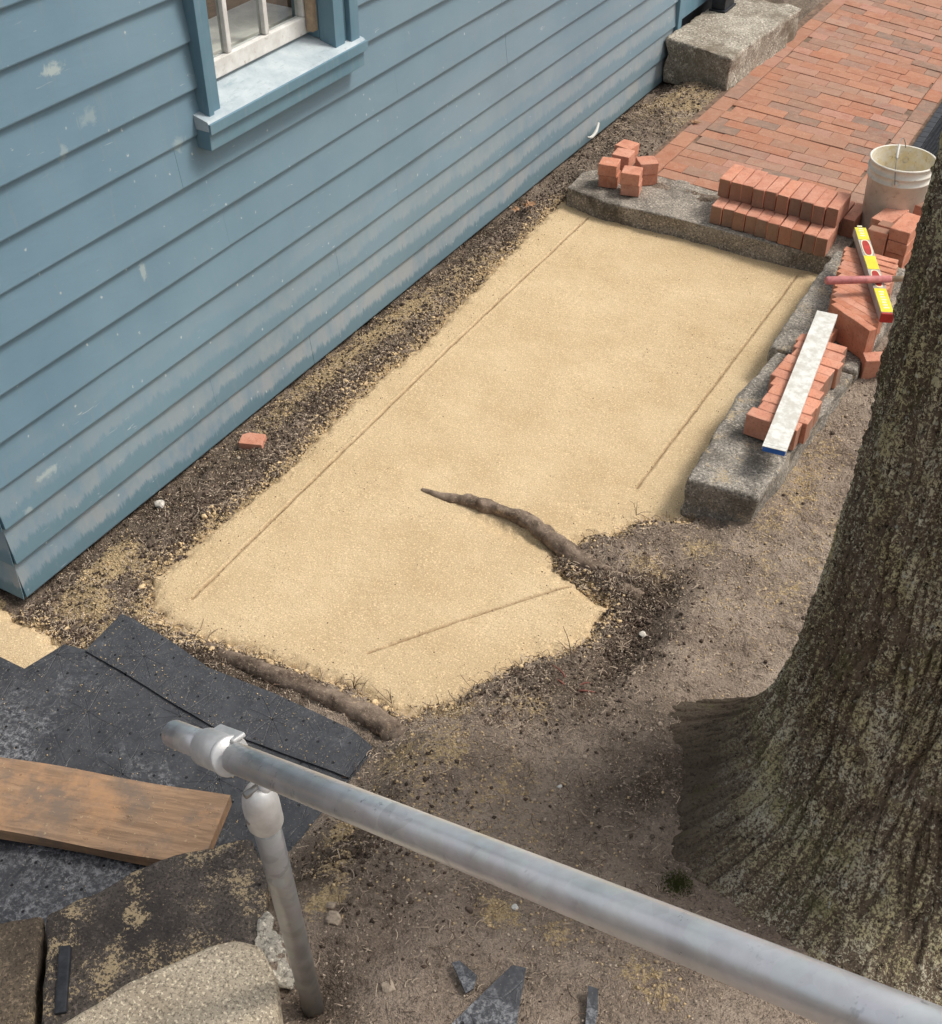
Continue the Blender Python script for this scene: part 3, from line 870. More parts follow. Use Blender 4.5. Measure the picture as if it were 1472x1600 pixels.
def board(y0, y1, z0, jx=0.0, top=0.168):
    """lapped board, thick lower edge standing proud"""
    bm = bmesh.new()
    n = max(2, int((y1 - y0) / 0.25))
    prof = [(WX + jx, z0), (WX + jx + 0.001, z0 + 0.004), (WX + jx - 0.0175, z0 + top), (WX + jx - 0.028, z0 + top), (WX + jx - 0.014, z0)]
    rows = []
    for i in range(n + 1):
        y = y0 + (y1 - y0) * i / n
        w = 0.0018 * math.sin(y * 2.1 + z0 * 31) + 0.0012 * math.sin(y * 5.3 + z0 * 17)
        rows.append([bm.verts.new((px + w, y, pz + 0.5 * w)) for px, pz in prof])
    m = len(prof)
    for a, b in zip(rows[:-1], rows[1:]):
        for k in range(m):
            bm.faces.new((a[k], b[k], b[(k + 1) % m], a[(k + 1) % m]))
    bm.faces.new(rows[0]); bm.faces.new(rows[-1][::-1])
    bmesh.ops.recalc_face_normals(bm, faces=bm.faces)
    return bm

WY0, WY1, WZ = 2.984, 3.865, 1.25         # outer window trim
Z0 = 0.011
for i in range(22):
    z = Z0 + 0.15 * i
    lo = -0.5 if False else 0
    if z + 0.15 > WZ and z < 2.72:
        z1 = z
        if z < WZ - 0.06:                    # the board cut round the sill
            pass
        boards(1.80, WY0 + 0.004, z)
        boards(WY1 - 0.004, 7.272, z)
    else:
        boards(1.80, 7.272, z)
# short gable side round the corner: the same boards, turned
for i in range(22):
    z = Z0 + 0.15 * i
    bm = board(0.0, 3.2, z, 0)
    for v in bm.verts:
        px = v.co.x - WX; v.co = Vector((WX - 0.004 - v.co.y + px * 0.0, 1.80 - 0.013 - px - 0.0, v.co.z)) if False else Vector((WX - 0.0005 - v.co.y + min(0, px) * 1.0, 1.7868 - px, v.co.z))
    bmesh.ops.recalc_face_normals(bm, faces=bm.faces)
    hpart('clapboard', bm, M['paint'])
# sheathing behind, round the window opening
bm = box_bm(-3.02, -2.822, 1.815, 9.6, 0.03, 1.20)
box_bm(-3.02, -2.822, 1.815, 2.975, 1.20, 2.60, bm); box_bm(-3.02, -2.822, 3.785, 9.6, 1.20, 2.60, bm); box_bm(-3.02, -2.822, 1.815, 9.6, 2.60, 3.31, bm)
box_bm(-6.0, -3.02, 1.83, 2.0, 0.03, 3.31, bm); box_bm(-6.0, -3.02, 9.4, 9.6, 0.03, 3.31, bm); box_bm(-6.0, -5.85, 2.0, 9.4, 0.03, 3.31, bm)
hpart('sheathing', bm, M['dark_room'])
hpart('foundation', box_bm(-6.0, -2.85, 1.86, 9.6, -0.3, 0.028), M['foundation'])
hpart('floor', box_bm(-5.84, -3.03, 2.01, 9.39, 0.6, 0.65), M['brown_floor'])
# end trim board and the flat panelled wall by the doorstep
hpart('corner_board', box_bm(-2.83, -2.772, 7.272, 7.33, 0.10, 3.3), M['trim'], bevel=0.003)
hpart('flat_panel', box_bm(-2.83, -2.80, 7.335, 9.6, 0.46, 3.3), M['paint'])
hpart('base_rail', box_bm(-2.83, -2.782, 7.335, 9.6, 0.33, 0.455), M['trim'], bevel=0.003)
hpart('plinth', box_bm(-2.86, -2.82, 7.335, 9.6, 0.05, 0.329), M['black_paint'])

# ---- window
win = bpy.data.objects.new('window', None); col.objects.link(win); win.parent = house
win.location = (0, -0.055, -0.006)
def wp(name, bm, mat, **k): return hpart(name, bm, mat, win, **k)
WT = 2.62
# left casing: flat board with a raised outer back-band
wp('casing', box_bm(-2.83, -2.752, 3.037, 3.062, 1.262, WT), M['trim'], bevel=0.002)
wp('casing', box_bm(-2.83, -2.764, 3.0625, 3.108, 1.262, WT), M['trim'], bevel=0.002)
wp('casing', box_bm(-2.83, -2.758, 3.775, 3.835, 1.262, WT), M['trim'], bevel=0.002)
wp('casing', box_bm(-2.83, -2.768, 3.8355, 3.862, 1.262, WT), M['trim'], bevel=0.002)
wp('casing', box_bm(-2.83, -2.748, 3.8625, 3.920, 1.262, WT), M['trim'], bevel=0.004)
wp('head_casing', box_bm(-2.83, -2.755, 3.01, 3.94, WT + 0.002, WT + 0.12), M['trim'], bevel=0.003)
# jambs
wp('jamb', box_bm(-2.95, -2.832, 3.03, 3.070, 1.30, WT), M['white_wood'])
wp('jamb', box_bm(-2.95, -2.832, 3.775, 3.84, 1.30, WT), M['trim'])
wp('parting_strip', box_bm(-2.862, -2.834, 3.742, 3.774, 1.33, WT), M['handle_wood'])
# sloping sill
bm = bmesh.new()
sp = [(-2.732, 1.236), (-2.7315, 1.262), (-2.737, 1.270), (-2.96, 1.325), (-2.96, 1.236)]
a = [bm.verts.new((x, 3.003, z)) for x, z in sp]; b = [bm.verts.new((x, 3.930, z)) for x, z in sp]
# notch: the sill between the casings only runs deep inside; horns in front of the casings
for k in range(5): bm.faces.new((a[k], b[k], b[(k + 1) % 5], a[(k + 1) % 5]))
bm.faces.new(a); bm.faces.new(b[::-1]); bmesh.ops.recalc_face_normals(bm, faces=bm.faces)
wp('sill', bm, M['sill'])
wp('sill_nosing', box_bm(-2.731, -2.722, 3.000, 3.933, 1.228, 1.264), M['trim'], bevel=0.002)
wp('apron', box_bm(-2.80, -2.737, 3.006, 3.925, 1.168, 1.235), M['trim'], bevel=0.003)
# sashes (six over six)
def sash(x0, x1, z0, z1):
    wp('sash_rail', box_bm(x0, x1, 3.064, 3.773, z0, z0 + 0.062), M['white_wood'], bevel=0.004)
    wp('sash_rail', box_bm(x0, x1, 3.064, 3.773, z1 - 0.04, z1), M['white_wood'], bevel=0.004)
    wp('sash_stile', box_bm(x0, x1, 3.064, 3.102, z0 + 0.0625, z1 - 0.0405), M['white_wood'], bevel=0.003)
    wp('sash_stile', box_bm(x0, x1, 3.735, 3.773, z0 + 0.0625, z1 - 0.0405), M['white_wood'], bevel=0.003)
    w = (3.735 - 3.102) / 3
    for k in (1, 2):
        yy = 3.102 + w * k
        wp('muntin', box_bm(x0 + 0.004, x1 - 0.002, yy - 0.011, yy + 0.011, z0 + 0.063, z1 - 0.041), M['white_wood'], bevel=0.004)
    zm = (z0 + z1) / 2
    for k in range(3):
        wp('muntin', box_bm(x0 + 0.004, x1 - 0.003, 3.102 + w * k + (0.0115 if k else 0), 3.102 + w * (k + 1) - (0.0115 if k < 2 else 0), zm - 0.010, zm + 0.010), M['white_wood'])
        for (p, q) in ((z0 + 0.062, zm - 0.01), (zm + 0.01, z1 - 0.04)):
            wp('pane', box_bm(x0 + 0.014, x0 + 0.017, 3.102 + w * k + (0.011 if k else 0), 3.102 + w * (k + 1) - (0.011 if k < 2 else 0), p, q), M['glass'])
sash(-2.905, -2.868, 1.318, 1.97)
sash(-2.945, -2.908, 1.935, 2.59)
hpart('window_stool', box_bm(-3.19, -2.952, 2.976, 3.784, 1.334, 1.359), M['shelf_white'], bevel=0.003)

# ================================================================= BRICK PATH
path = tag(bm_obj('brick_path', box_bm(-2.335, -1.135, 5.70, 10.6, -0.02, 0.0955), M['joint_sand']), kind='structure')
# loose jointing sand
def path_map(u, v):
    """u across 0..1 from the house side, v metres along the house-side edge"""
    y = 5.72 + v
    ang = R(-(2.5 + 4.6 * max(0, v - 0.2)))
    x = -2.31 + 0.010 * v + u * (1.155 - 0.018 * v)
    return x, y + math.tan(ang) * (x + 2.31)
PZ = 0.103
brick_quads = []
row = 0; v = -0.02
RW = 0.098
while v < 4.75:
    vw = RW * (1 + 0.035 * v)
    # fields of stretchers across the path
    u0, u1 = 0.088, 0.912
    L = 0.205 / 1.155
    off = [0.0, 0.5, 0.22, 0.72, 0.4][row % 5] * L + random.uniform(-0.02, 0.02)
    u = u0 - off
    while u < u1 - 0.012:
        a_, b_ = max(u, u0), min(u + L, u1)
        if b_ - a_ > 0.03:
            brick_quads.append((a_, b_, v, v + vw))
        u += L
    v += vw; row += 1
for side in (0, 1):
    v = -0.02
    while v < 4.75:
        L = 0.198 * (1 if side == 0 else 0.97)
        brick_quads.append(((0.0, 0.086) if side == 0 else (0.914, 1.0)) + (v, v + L))
        v += L
brick_quads = [q for q in brick_quads if not (path_map(q[0], q[2])[1] < 5.70 and path_map(q[1], q[2])[1] < 5.60)]
def paver_bm(q, bm=None):
    bm = bm or bmesh.new()
    u0, u1, v0, v1 = q
    g = 0.0012
    cs = [path_map(u0, v0), path_map(u1, v0), path_map(u1, v1), path_map(u0, v1)]
    cx_ = sum(c[0] for c in cs) / 4; cy_ = sum(c[1] for c in cs) / 4
    dz = random.uniform(-0.0025, 0.0025); tx, ty = random.uniform(-.012, .012), random.uniform(-.012, .012)
    lo, hi, mid = [], [], []
    for (x, y) in cs:
        dx, dy = x - cx_, y - cy_
        ln = math.hypot(dx, dy)
        sx = dx - math.copysign(g, dx); sy = dy - math.copysign(g, dy)
        zz = PZ + dz + tx * dx + ty * dy
        lo.append(bm.verts.new((cx_ + sx, cy_ + sy, 0.053)))
        mid.append(bm.verts.new((cx_ + sx, cy_ + sy, zz - 0.003)))
        hi.append(bm.verts.new((cx_ + sx - math.copysign(0.0018, dx), cy_ + sy - math.copysign(0.0018, dy), zz)))
    bm.faces.new(hi)
    for i in range(4):
        j = (i + 1) % 4
        bm.faces.new((mid[i], mid[j], hi[j], hi[i])); bm.faces.new((lo[i], lo[j], mid[j], mid[i]))
    return bm, (cx_, cy_)
F_ = Vector((-math.sin(R(30.3)) * math.cos(R(40.3)), math.cos(R(30.3)) * math.cos(R(40.3)), -math.sin(R(40.3))))
def in_view(x, y, z):
    p = cam.matrix_basis.inverted() @ Vector((x, y, z))
    if p.z > -0.1: return False
    return abs(p.x / -p.z) < 736 / 1909 * 1.03 and abs(p.y / -p.z) < 800 / 1909 * 1.03
cam.matrix_basis
nb = 0; rest = bmesh.new(); nrest = 0
vis = []; hid = []
for q in brick_quads:
    c = path_map((q[0] + q[1]) / 2, (q[2] + q[3]) / 2)
    (vis if in_view(c[0], c[1], PZ) else hid).append((c[1], q))
vis.sort(key=lambda t: t[0])
for _, q in vis[:298]:
    bm, c = paver_bm(q)
    for vv in bm.verts: vv.co -= Vector((c[0], c[1], 0.053))
    o = bm_obj('brick', bm, M['paver'], path); o.location = (c[0], c[1], 0.053)
for _, q in vis[298:] + hid:
    paver_bm(q, rest); nrest += 1
if nrest:
    tag(bm_obj('bricks_beyond', rest, M['paver'], path), kind='stuff')
print('path bricks', len(vis), nrest)

# ================================================================= STONES
tag(rough_block('granite_slab', [(-2.545, 5.335), (-2.30, 5.285), (-1.9, 5.30), (-1.45, 5.29), (-1.10, 5.31), (-1.085, 5.68), (-1.5, 5.715), (-2.10, 5.70), (-2.44, 5.66), (-2.56, 5.55)],
                -0.12, 0.10, M['granite_slab'], 0.024, 0.0065, 0.007, seed=3, freq=11),
    'long rough grey granite slab lying across the far end of the sand, bricks standing on it', 'granite slab')
tag(rough_block('granite_kerb', [(-1.055, 3.33), (-0.80, 3.37), (-0.765, 3.9), (-0.735, 4.29), (-1.06, 4.30), (-1.085, 3.9)], -0.14, 0.165, M['granite_kerb'], 0.022, 0.0060, 0.010, seed=8, freq=11),
    'rough granite kerb stone with a dark broken end, nearest the tree root and under the white straightedge', 'kerb stone')
tag(rough_block('granite_kerb', [(-1.10, 4.33), (-0.735, 4.32), (-0.72, 5.26), (-1.12, 5.27)], -0.14, 0.160, M['granite_kerb'], 0.026, 0.0055, 0.010, seed=15, freq=11),
    'granite kerb stone under the fanned clay pavers, between the near kerb stone and the slab', 'kerb stone')
tag(rough_block('granite_step', [(-2.775, 7.12), (-2.31, 6.98), (-2.245, 8.05), (-2.76, 8.12)], 0.02, 0.29, M['granite_step'], 0.028, 0.0085, 0.010, seed=21, freq=9, side=2.0),
    'big rough granite doorstep block against the blue wall beside the brick path', 'doorstep')
tag(rough_block('granite_block', [(-1.62, 0.84), (-1.50, 1.08), (-1.345, 1.245), (-1.27, 1.20), (-1.185, 1.11), (-1.10, 0.98), (-1.05, 0.70), (-1.40, 0.60)], 0.05, 0.38, M['granite_dark'], 0.022, 0.006, 0.012, seed=31, freq=8),
    'dark dirty granite block dusted with sand beside the railing post', 'stone block')
tag(rough_block('granite_block', [(-1.632, 0.83), (-1.70, 0.77), (-2.2, 0.35), (-2.1, 0.1), (-1.45, 0.35), (-1.425, 0.60)], 0.05, 0.375, M['granite_brown'], 0.022, 0.006, 0.012, seed=37, freq=8),
    'brown dirty granite block in the bottom left corner below the plank', 'stone block')
tag(rough_block('granite_block', [(-1.345, 0.62), (-1.28, 0.765), (-1.19, 0.925), (-1.15, 0.965), (-1.09, 0.98), (-1.02, 0.935), (-0.90, 0.80), (-0.9, 0.4), (-1.4, 0.4)], 0.30, 0.50, M['granite_light'], 0.018, 0.0028, 0.014, seed=41, freq=7),
    'pale speckled granite step block with a rounded corner at the foot of the railing', 'stone block')
# joint strip between dark blocks
bm = box_bm(-0.013, 0.013, -0.09, 0.07, 0.0, 0.03)
o = bm_obj('joint_strip', bm, M['black_rubber'], bevel=0.004)
o.location = (-1.475, 0.748, 0.362); o.rotation_euler = (0, 0, R(41))
tag(o, 'narrow black strip wedged in the joint between the brown and the dark stone block', 'strip')
# crumbling mortar beside the post
tag(rough_block('mortar_fillet', [(-1.185, 1.10), (-1.12, 1.06), (-1.03, 1.005), (-1.02, 0.975), (-1.10, 0.955), (-1.16, 1.0)], 0.18, 0.385, M['mortar'], 0.012, 0.010, 0.006, seed=47, freq=22),
    'crumbly pale mortar packed between the dark block and the railing post', 'mortar')

# ================================================================= ROOT BARRIER MATS AND PLANK
def mat_sheet(name, poly, zf, mat, thick=0.004, step=0.03):
    bm = prism_bm([(p[0], p[1]) for p in poly], -thick, 0)
    slice_grid(bm, step, step, 0)
    co = np.array([v.co[:] for v in bm.verts])
    z = zf(co[:, 0], co[:, 1]) + co[:, 2]
    for v, zz in zip(bm.verts, z): v.co.z = zz
    bmesh.ops.triangulate(bm, faces=[f for f in bm.faces if len(f.verts) > 4])
    return bm_obj(name, bm, mat, smooth=False)
def zA(x, y):
    return 0.016 + 0.006 * fbm(x * 3, y * 3, None, 3) + 0.004 * fbm(x * 9, y * 9, None, 2) * sstep(1.55, 1.2, y) 
def zB(x, y):
    return zA(x, y) + 0.0075 + 0.0015 * fbm(x * 4 + 7, y * 4, None, 2)
tag(mat_sheet('root_barrier_mat', [(-3.1, 1.36), (-2.663, 1.557), (-2.551, 1.559), (-2.52, 1.702), (-2.437, 1.722), (-2.40, 1.75), (-1.90, 1.74), (-1.398, 1.842), (-1.394, 1.72), (-1.385, 1.60), (-1.40, 1.45), (-1.43, 1.38), (-1.36, 1.20), (-1.45, 0.95), (-1.7, 0.6), (-3.1, 0.4)], zA, M['mat_old']),
    'large black plastic root barrier sheet under the plank, scuffed grey in places', 'plastic sheet')
tag(mat_sheet('root_barrier_mat', [(-2.437, 1.712), (-2.449, 1.894), (-2.40, 1.897), (-2.215, 1.879), (-2.045, 1.852), (-1.796, 1.871), (-1.512, 1.876), (-1.42, 1.852), (-1.416, 1.722), (-1.884, 1.672)], zB, M['mat']),
    'upper black root barrier sheet along the muddy root at the near edge of the sand', 'plastic sheet')
def scrap(poly, z, label, tz=0.0):
    bm = prism_bm(poly, z - 0.006, z)
    cx_ = sum(p[0] for p in poly) / len(poly); cy_ = sum(p[1] for p in poly) / len(poly)
    for v in bm.verts:
        v.co.z += tz * (v.co.y - cy_); v.co -= Vector((cx_, cy_, z))
    o = bm_obj('plastic_scrap', bm, M['mat']); o.location = (cx_, cy_, z)
    return tag(o, label, 'plastic scrap')
SCR = []
plank_c = Vector((-2.25, 1.12, 0.0))
bm = box_bm(-1.35, 0.0, -0.232, 0.0, 0, 0.040)
for v in bm.verts:
    pass
slice_grid(bm, 0.06, 0.04, 0)
for v in bm.verts:
    v.co.z += 0.002 * math.sin(v.co.x * 9) ; v.co.y += 0.002 * math.sin(v.co.x * 13 + v.co.z * 50)
o = bm_obj('plank', bm, M['wood'])
o.location = (-1.643, 1.472, 0.036); o.rotation_euler = (R(0.6), R(0.4), R(19.3))
tag(o, 'thick weathered wooden plank lying flat on the black plastic at lower left', 'plank')

# ================================================================= RAILING
A = Vector((-0.894, 0.843, 1.399)); B = Vector((-0.017, 0.599, 1.927))
d = (B - A).normalized()
rail = empty('railing', (-0.98, 1.0, 0.33), 'galvanised steel pipe handrail sloping across the bottom of the picture on one post', 'railing')
rl = Vector(rail.location)
def rp(name, pts, rad, mat, **k): return tube(name, [Vector(p) - rl for p in pts], rad, mat, rail, **k)
L0 = A - d * 0.262
rp('handrail', [A - d * 0.03, A + d * 0.4, A + d * 0.9, B, B + d * 1.4], 0.0240, M['galv'], seg=48)
rp('end_pipe', [L0, L0 + d * 0.001, A - d * 0.05], [0.0225, 0.0238, 0.0238], M['galv'], seg=40)
rp('sleeve', [A - d * 0.135, A - d * 0.131, A - d * 0.055, A - d * 0.05], [0.028, 0.0315, 0.0315, 0.029], M['cast'], seg=40)
rp('sleeve_lip', [A - d * 0.055, A - d * 0.05, A - d * 0.045], [0.0318, 0.0335, 0.031], M['cast'], seg=40)
# raised flat lug along the top rear of the sleeve
side = d.cross(Vector((0, 0, 1))).normalized() * -1
upv = side.cross(d).normalized() * -1
if upv.z < 0: upv = -upv
if side.y < 0: side = -side
bm = box_bm(-0.045, 0.042, -0.004, 0.004, -0.012, 0.012)
o = bm_obj('sleeve_lug', bm, M['cast'], rail, bevel=0.003)
mt = Matrix((d, upv, side)).transposed().to_4x4()
o.matrix_local = Matrix.Translation(A - d * 0.078 + upv * 0.022 + side * 0.021 - rl) @ mt
# swivel socket on the post
PT = Vector((-0.880, 0.846, 1.322)); PB = Vector((-0.975, 0.985, 0.30))
pd = (PB - PT).normalized()
rp('post', [PT + pd * 0.06, PT + pd * 0.4, PB], 0.0232, M['galv_dark'], seg=40)
rp('socket', [PT + pd * -0.022, PT + pd * -0.014, PT + pd * 0.004, PT + pd * 0.028, PT + pd * 0.088, PT + pd * 0.094], [0.010, 0.020, 0.0270, 0.0298, 0.0298, 0.0275], M['cast'], seg=40)
rp('swivel_pin', [PT - side * 0.024 + Vector((0, 0, 0.02)), PT + side * 0.024 + Vector((0, 0, 0.02))], 0.006, M['wire'], seg=12)
rp('swivel_tongue', [PT + Vector((0.016, 0.012, 0.040)), PT + pd * 0.01], 0.012, M['cast'], seg=16)
rp('set_screw', [PT + pd * 0.055 - side * 0.026, PT + pd * 0.055 - side * 0.031], 0.006, M['wire'], seg=6)

# ================================================================= TREE
TC = (0.075, 2.36)
tree = empty('tree', (TC[0], TC[1], 0.1), 'massive tree trunk with lichen covered furrowed bark at the right edge', 'tree')
nth, nz = 900, 600
th = np.linspace(0, 2 * np.pi, nth, endpoint=False)
zz = np.concatenate([np.linspace(-0.08, 1.4, 330, endpoint=False), np.linspace(1.4, 4.6, nz - 330)])
TH, ZZ = np.meshgrid(th, zz, indexing='ij')
dth = lambda a: (TH - a + np.pi) % (2 * np.pi) - np.pi
lob = (0.62 * np.exp(-(dth(R(190)) / 0.36) ** 2) + 0.80 * np.exp(-(dth(R(228)) / 0.32) ** 2) + 0.90 * np.exp(-(dth(R(268)) / 0.45) ** 2)
       + 0.5 * np.exp(-(dth(R(330)) / 0.4) ** 2) + 0.5 * np.exp(-(dth(R(40)) / 0.4) ** 2))
zg = 0.20
fl = np.exp(-np.clip(ZZ - zg, -0.3, None) / 0.115)
R0 = 0.398 - 0.000 * ZZ + 0.060 * np.exp(-np.clip(ZZ - zg, 0, None) / 0.55) + 0.012 * np.sin(2 * TH + 1)
RR = R0 + np.minimum(fl, 2.2) * (0.035 + 0.225 * lob) + 0.012 * fbm(np.cos(TH) * 2 + 5, np.sin(TH) * 2, ZZ * 1.1, 2)
# bark relief, in a frame twisted slightly as the furrows lean
TW = TH + 0.10 * ZZ + 0.07 * perlin(np.cos(TH) * 3, np.sin(TH) * 3, ZZ * 1.6)
cxn, syn = np.cos(TW) * 0.45, np.sin(TW) * 0.45
zl = ZZ - 0.3 * RR
rd = 1 - np.abs(fbm(cxn * 16, syn * 16, zl * 3.2, 2, 0.55)) * 1.8
rd2 = 1 - np.abs(fbm(cxn * 38, syn * 38, zl * 9, 2, 0.6)) * 1.8
furrow = np.clip(1 - np.abs(perlin(cxn * 20 + 3, syn * 20, zl * 2.6)) * 5.5, 0, 1)
furrow2 = np.clip(1 - np.abs(perlin(cxn * 44 + 9, syn * 44, zl * 5.5 + 3)) * 5.0, 0, 1)
fine = fbm(cxn * 95, syn * 95, zl * 48, 2, 0.8)
disp = 0.007 * rd + 0.006 * rd2 - 0.015 * furrow ** 1.3 - 0.0085 * furrow2 ** 1.2 + 0.0050 * fine
slope = np.gradient(RR, zz, axis=1)
nr = 1 / np.sqrt(1 + slope ** 2); nzz = -slope * nr
disp = disp * (1 - 0.55 * np.clip(fl, 0, 1))
Rf = RR + disp * nr
Vt = np.stack([Rf * np.cos(TH), Rf * np.sin(TH), ZZ - 0.1 + disp * nzz], -1).reshape(-1, 3)
i = np.arange(nth * nz).reshape(nth, nz)
j = np.roll(i, -1, 0)
ft = np.stack([i[:, :-1], j[:, :-1], j[:, 1:], i[:, 1:]], -1).reshape(-1, 4)
me = from_np('trunk', Vt, ft)
add_attr(me, 'ridge', np.clip(0.5 + 0.35 * rd2 * 0.5 + 0.3 * fine - 0.9 * furrow - 0.7 * furrow2, 0, 1))
trunk = link('trunk', me, M['bark'], tree, smooth=True)
tube('trunk_top', [(0, 0, 4.40), (0.02, 0.0, 5.2), (0.1, 0.05, 6.2)], [0.385, 0.36, 0.33], M['bark'], tree, seg=64, sub=6, wob=0.05)
for a, b in (((0.05, 0, 5.4), (1.5, 0.6, 8.2)), ((0.08, 0.04, 5.9), (-0.5, 1.5, 8.8)), ((0.1, 0.05, 6.0), (0.4, -0.6, 9.0))):
    tube('limb', [a, ((a[0] + b[0]) / 2 + 0.1, (a[1] + b[1]) / 2, (a[2] + b[2]) / 2 - 0.2), b], [0.22, 0.15, 0.08], M['bark'], tree, seg=20, sub=5, wob=0.05)
T0 = Vector(tree.location)
def root(pts, rad, wob=0.16, seed=0.0):
    return tube('root', [Vector(p) - T0 for p in pts], rad, M['root'], tree, seg=18, sub=9, wob=wob, seed=seed)
root([(-1.95, 2.972, -0.002), (-1.85, 2.975, 0.000), (-1.765, 2.990, 0.008), (-1.70, 2.995, 0.014), (-1.62, 3.000, 0.014), (-1.50, 2.99, 0.020), (-1.38, 2.945, 0.018), (-1.28, 2.915, 0.008), (-1.16, 2.895, 0.0), (-1.0, 2.86, -0.02)],
     [0.010, 0.018, 0.024, 0.028, 0.024, 0.029, 0.032, 0.035, 0.038, 0.045], wob=0.30, seed=2)
root([(-2.30, 1.955, -0.040), (-2.12, 1.945, -0.016), (-1.95, 1.938, 0.004), (-1.80, 1.948, 0.008), (-1.66, 1.950, 0.008), (-1.52, 1.952, 0.012), (-1.38, 1.925, 0.016), (-1.24, 1.88, 0.020), (-1.08, 1.83, 0.03), (-0.9, 1.85, 0.02)],
     [0.014, 0.020, 0.026, 0.030, 0.028, 0.034, 0.042, 0.055, 0.060, 0.05], wob=0.24, seed=5)

# ================================================================= LOOSE BRICKS
BW, BL_, BT = 0.092, 0.194, 0.056
def brick_mesh(name, l, w, t, seed, ends=False):
    bm = box_bm(-l / 2, l / 2, -w / 2, w / 2, 0, t)
    bmesh.ops.bevel(bm, geom=list(bm.edges), offset=0.0022, segments=1, affect='EDGES')
    slice_grid(bm, 0.05, 0.05, 0)
    r = random.Random(seed)
    for v in bm.verts:
        v.co += Vector((r.uniform(-1, 1), r.uniform(-1, 1), r.uniform(-1, 1))) * 0.0012
    me = bpy.data.meshes.new(name); bm.to_mesh(me); bm.free()
    me.materials.append(M['brick'])
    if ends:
        me.materials.append(M['brick_shaded'])
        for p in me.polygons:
            if abs(p.normal.y) > 0.9: p.material_index = 1  # both end faces take the painted shade
    return me
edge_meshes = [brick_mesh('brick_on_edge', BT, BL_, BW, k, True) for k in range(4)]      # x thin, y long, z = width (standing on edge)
flat_meshes = [brick_mesh('brick_flat', BL_, BW, BT, 10 + k) for k in range(3)]
half_meshes = [brick_mesh('brick_half', 0.096, 0.098, 0.060, 20 + k) for k in range(3)]
def put(me, loc, rot, label, group, cat='brick', name='brick'):
    o = bpy.data.objects.new(name, me); col.objects.link(o)
    o.location = loc; o.rotation_euler = rot
    return tag(o, label, cat, group)
ORD = ['first', 'second', 'third', 'fourth', 'fifth', 'sixth', 'seventh', 'eighth', 'ninth', 'tenth', 'eleventh', 'twelfth', 'thirteenth']
jit = lambda a: random.uniform(-a, a)
# two stepped rows on the slab
G1 = 'bricks standing on edge in two stepped rows on the granite slab'
for k in range(10):
    n_ = 'leftmost' if k == 0 else ('rightmost' if k == 9 else ORD[k] + ' from the left')
    x = -1.738 + k * 0.0602
    put(edge_meshes[k % 4], (x + jit(.002), 5.435 + 0.001 * k * -6 + jit(.006), 0.103), (0, jit(.015), jit(.03) + R(2)), 'brick %s in the lower front row on the slab' % n_, G1)
    put(edge_meshes[(k + 1) % 4], (-1.748 + k * 0.0612 + jit(.002), 5.535 - 0.004 * k + jit(.009), 0.197), (jit(.01), jit(.02), jit(.03)), 'brick %s in the upper row on the slab' % n_, G1)
for k, w in ((0, 'left of the two bricks'), (1, 'right of the two bricks')):
    put(edge_meshes[k], (-1.20 + k * 0.062, 5.63 - .005 * k, 0.103), (0, 0, jit(.03)), '%s behind the lower row, under the upper row end' % w, G1)
# five little piles at the wall end of the slab
G2 = 'short brick piles at the wall end of the slab'
for (x, y, rz, n, z, nm) in ((-2.375, 5.475, 12, 2, .103, 'front left pile'), (-2.235, 5.445, 16, 2, .103, 'front right pile'), (-2.372, 5.625, 5, 2, .096, 'middle pile'),
                             (-2.405, 5.745, -4, 2, .09, 'hindmost pile'), (-2.225, 5.60, 42, 2, .100, 'turned right rear pile')):
    for q in range(n):
        put(half_meshes[(q + n) % 3], (x + jit(.004), y + jit(.004), z + 0.0615 * q), (0, 0, R(rz) + jit(.05)), '%s half brick of the %s at the wall end of the slab' % ('upper' if q else 'lower', nm), G2)
# row across the near kerb stone
G3 = 'row of bricks on edge across the near kerb stone under the straightedge'
kx = [-0.872, -0.868, -0.868, -0.862, -0.867, -0.880, -0.884, -0.885, -0.884, -0.878, -0.872]
for k in range(11):
    n_ = 'nearest brick' if k == 0 else ('farthest brick' if k == 10 else ORD[k] + ' brick from the near end')
    yk = 3.705 + k * 0.0585
    o = put(edge_meshes[k % 4], (kx[k] + jit(.008) + 0.012 * math.sin(k), yk, 0.17), (jit(.02), 0, R(90) + jit(.02) + R(-3)), '%s of the row under the white straightedge' % n_, G3)
put(flat_meshes[0], (-0.93, 4.40, 0.168), (0, 0, R(84)), 'flat brick beyond the row under the far end of the straightedge', G3)
# fan of leaning bricks on the far kerb stone
G4 = 'fanned thin clay pavers on the far kerb stone'
thin_meshes = [brick_mesh('clay_paver', 0.040, 0.235, 0.140, 30 + k) for k in range(3)]
nf = 13
for k in range(nf):
    t = k / (nf - 1)
    ang = -32 * (1 - t) ** 1.1 - 1
    yc = 4.468 + 0.540 * t + 0.02
    xc = -0.828 - 0.082 * t
    n_ = 'nearest paver' if k == 0 else ('farthest paver' if k == nf - 1 else ORD[k] + ' paver from the near end')
    put(thin_meshes[k % 3], (xc + jit(.004), yc, 0.163), (0, 0, R(90 + ang) + jit(.012)), '%s of the clay paver fan under the yellow level' % n_, G4, 'paver', 'clay_paver')
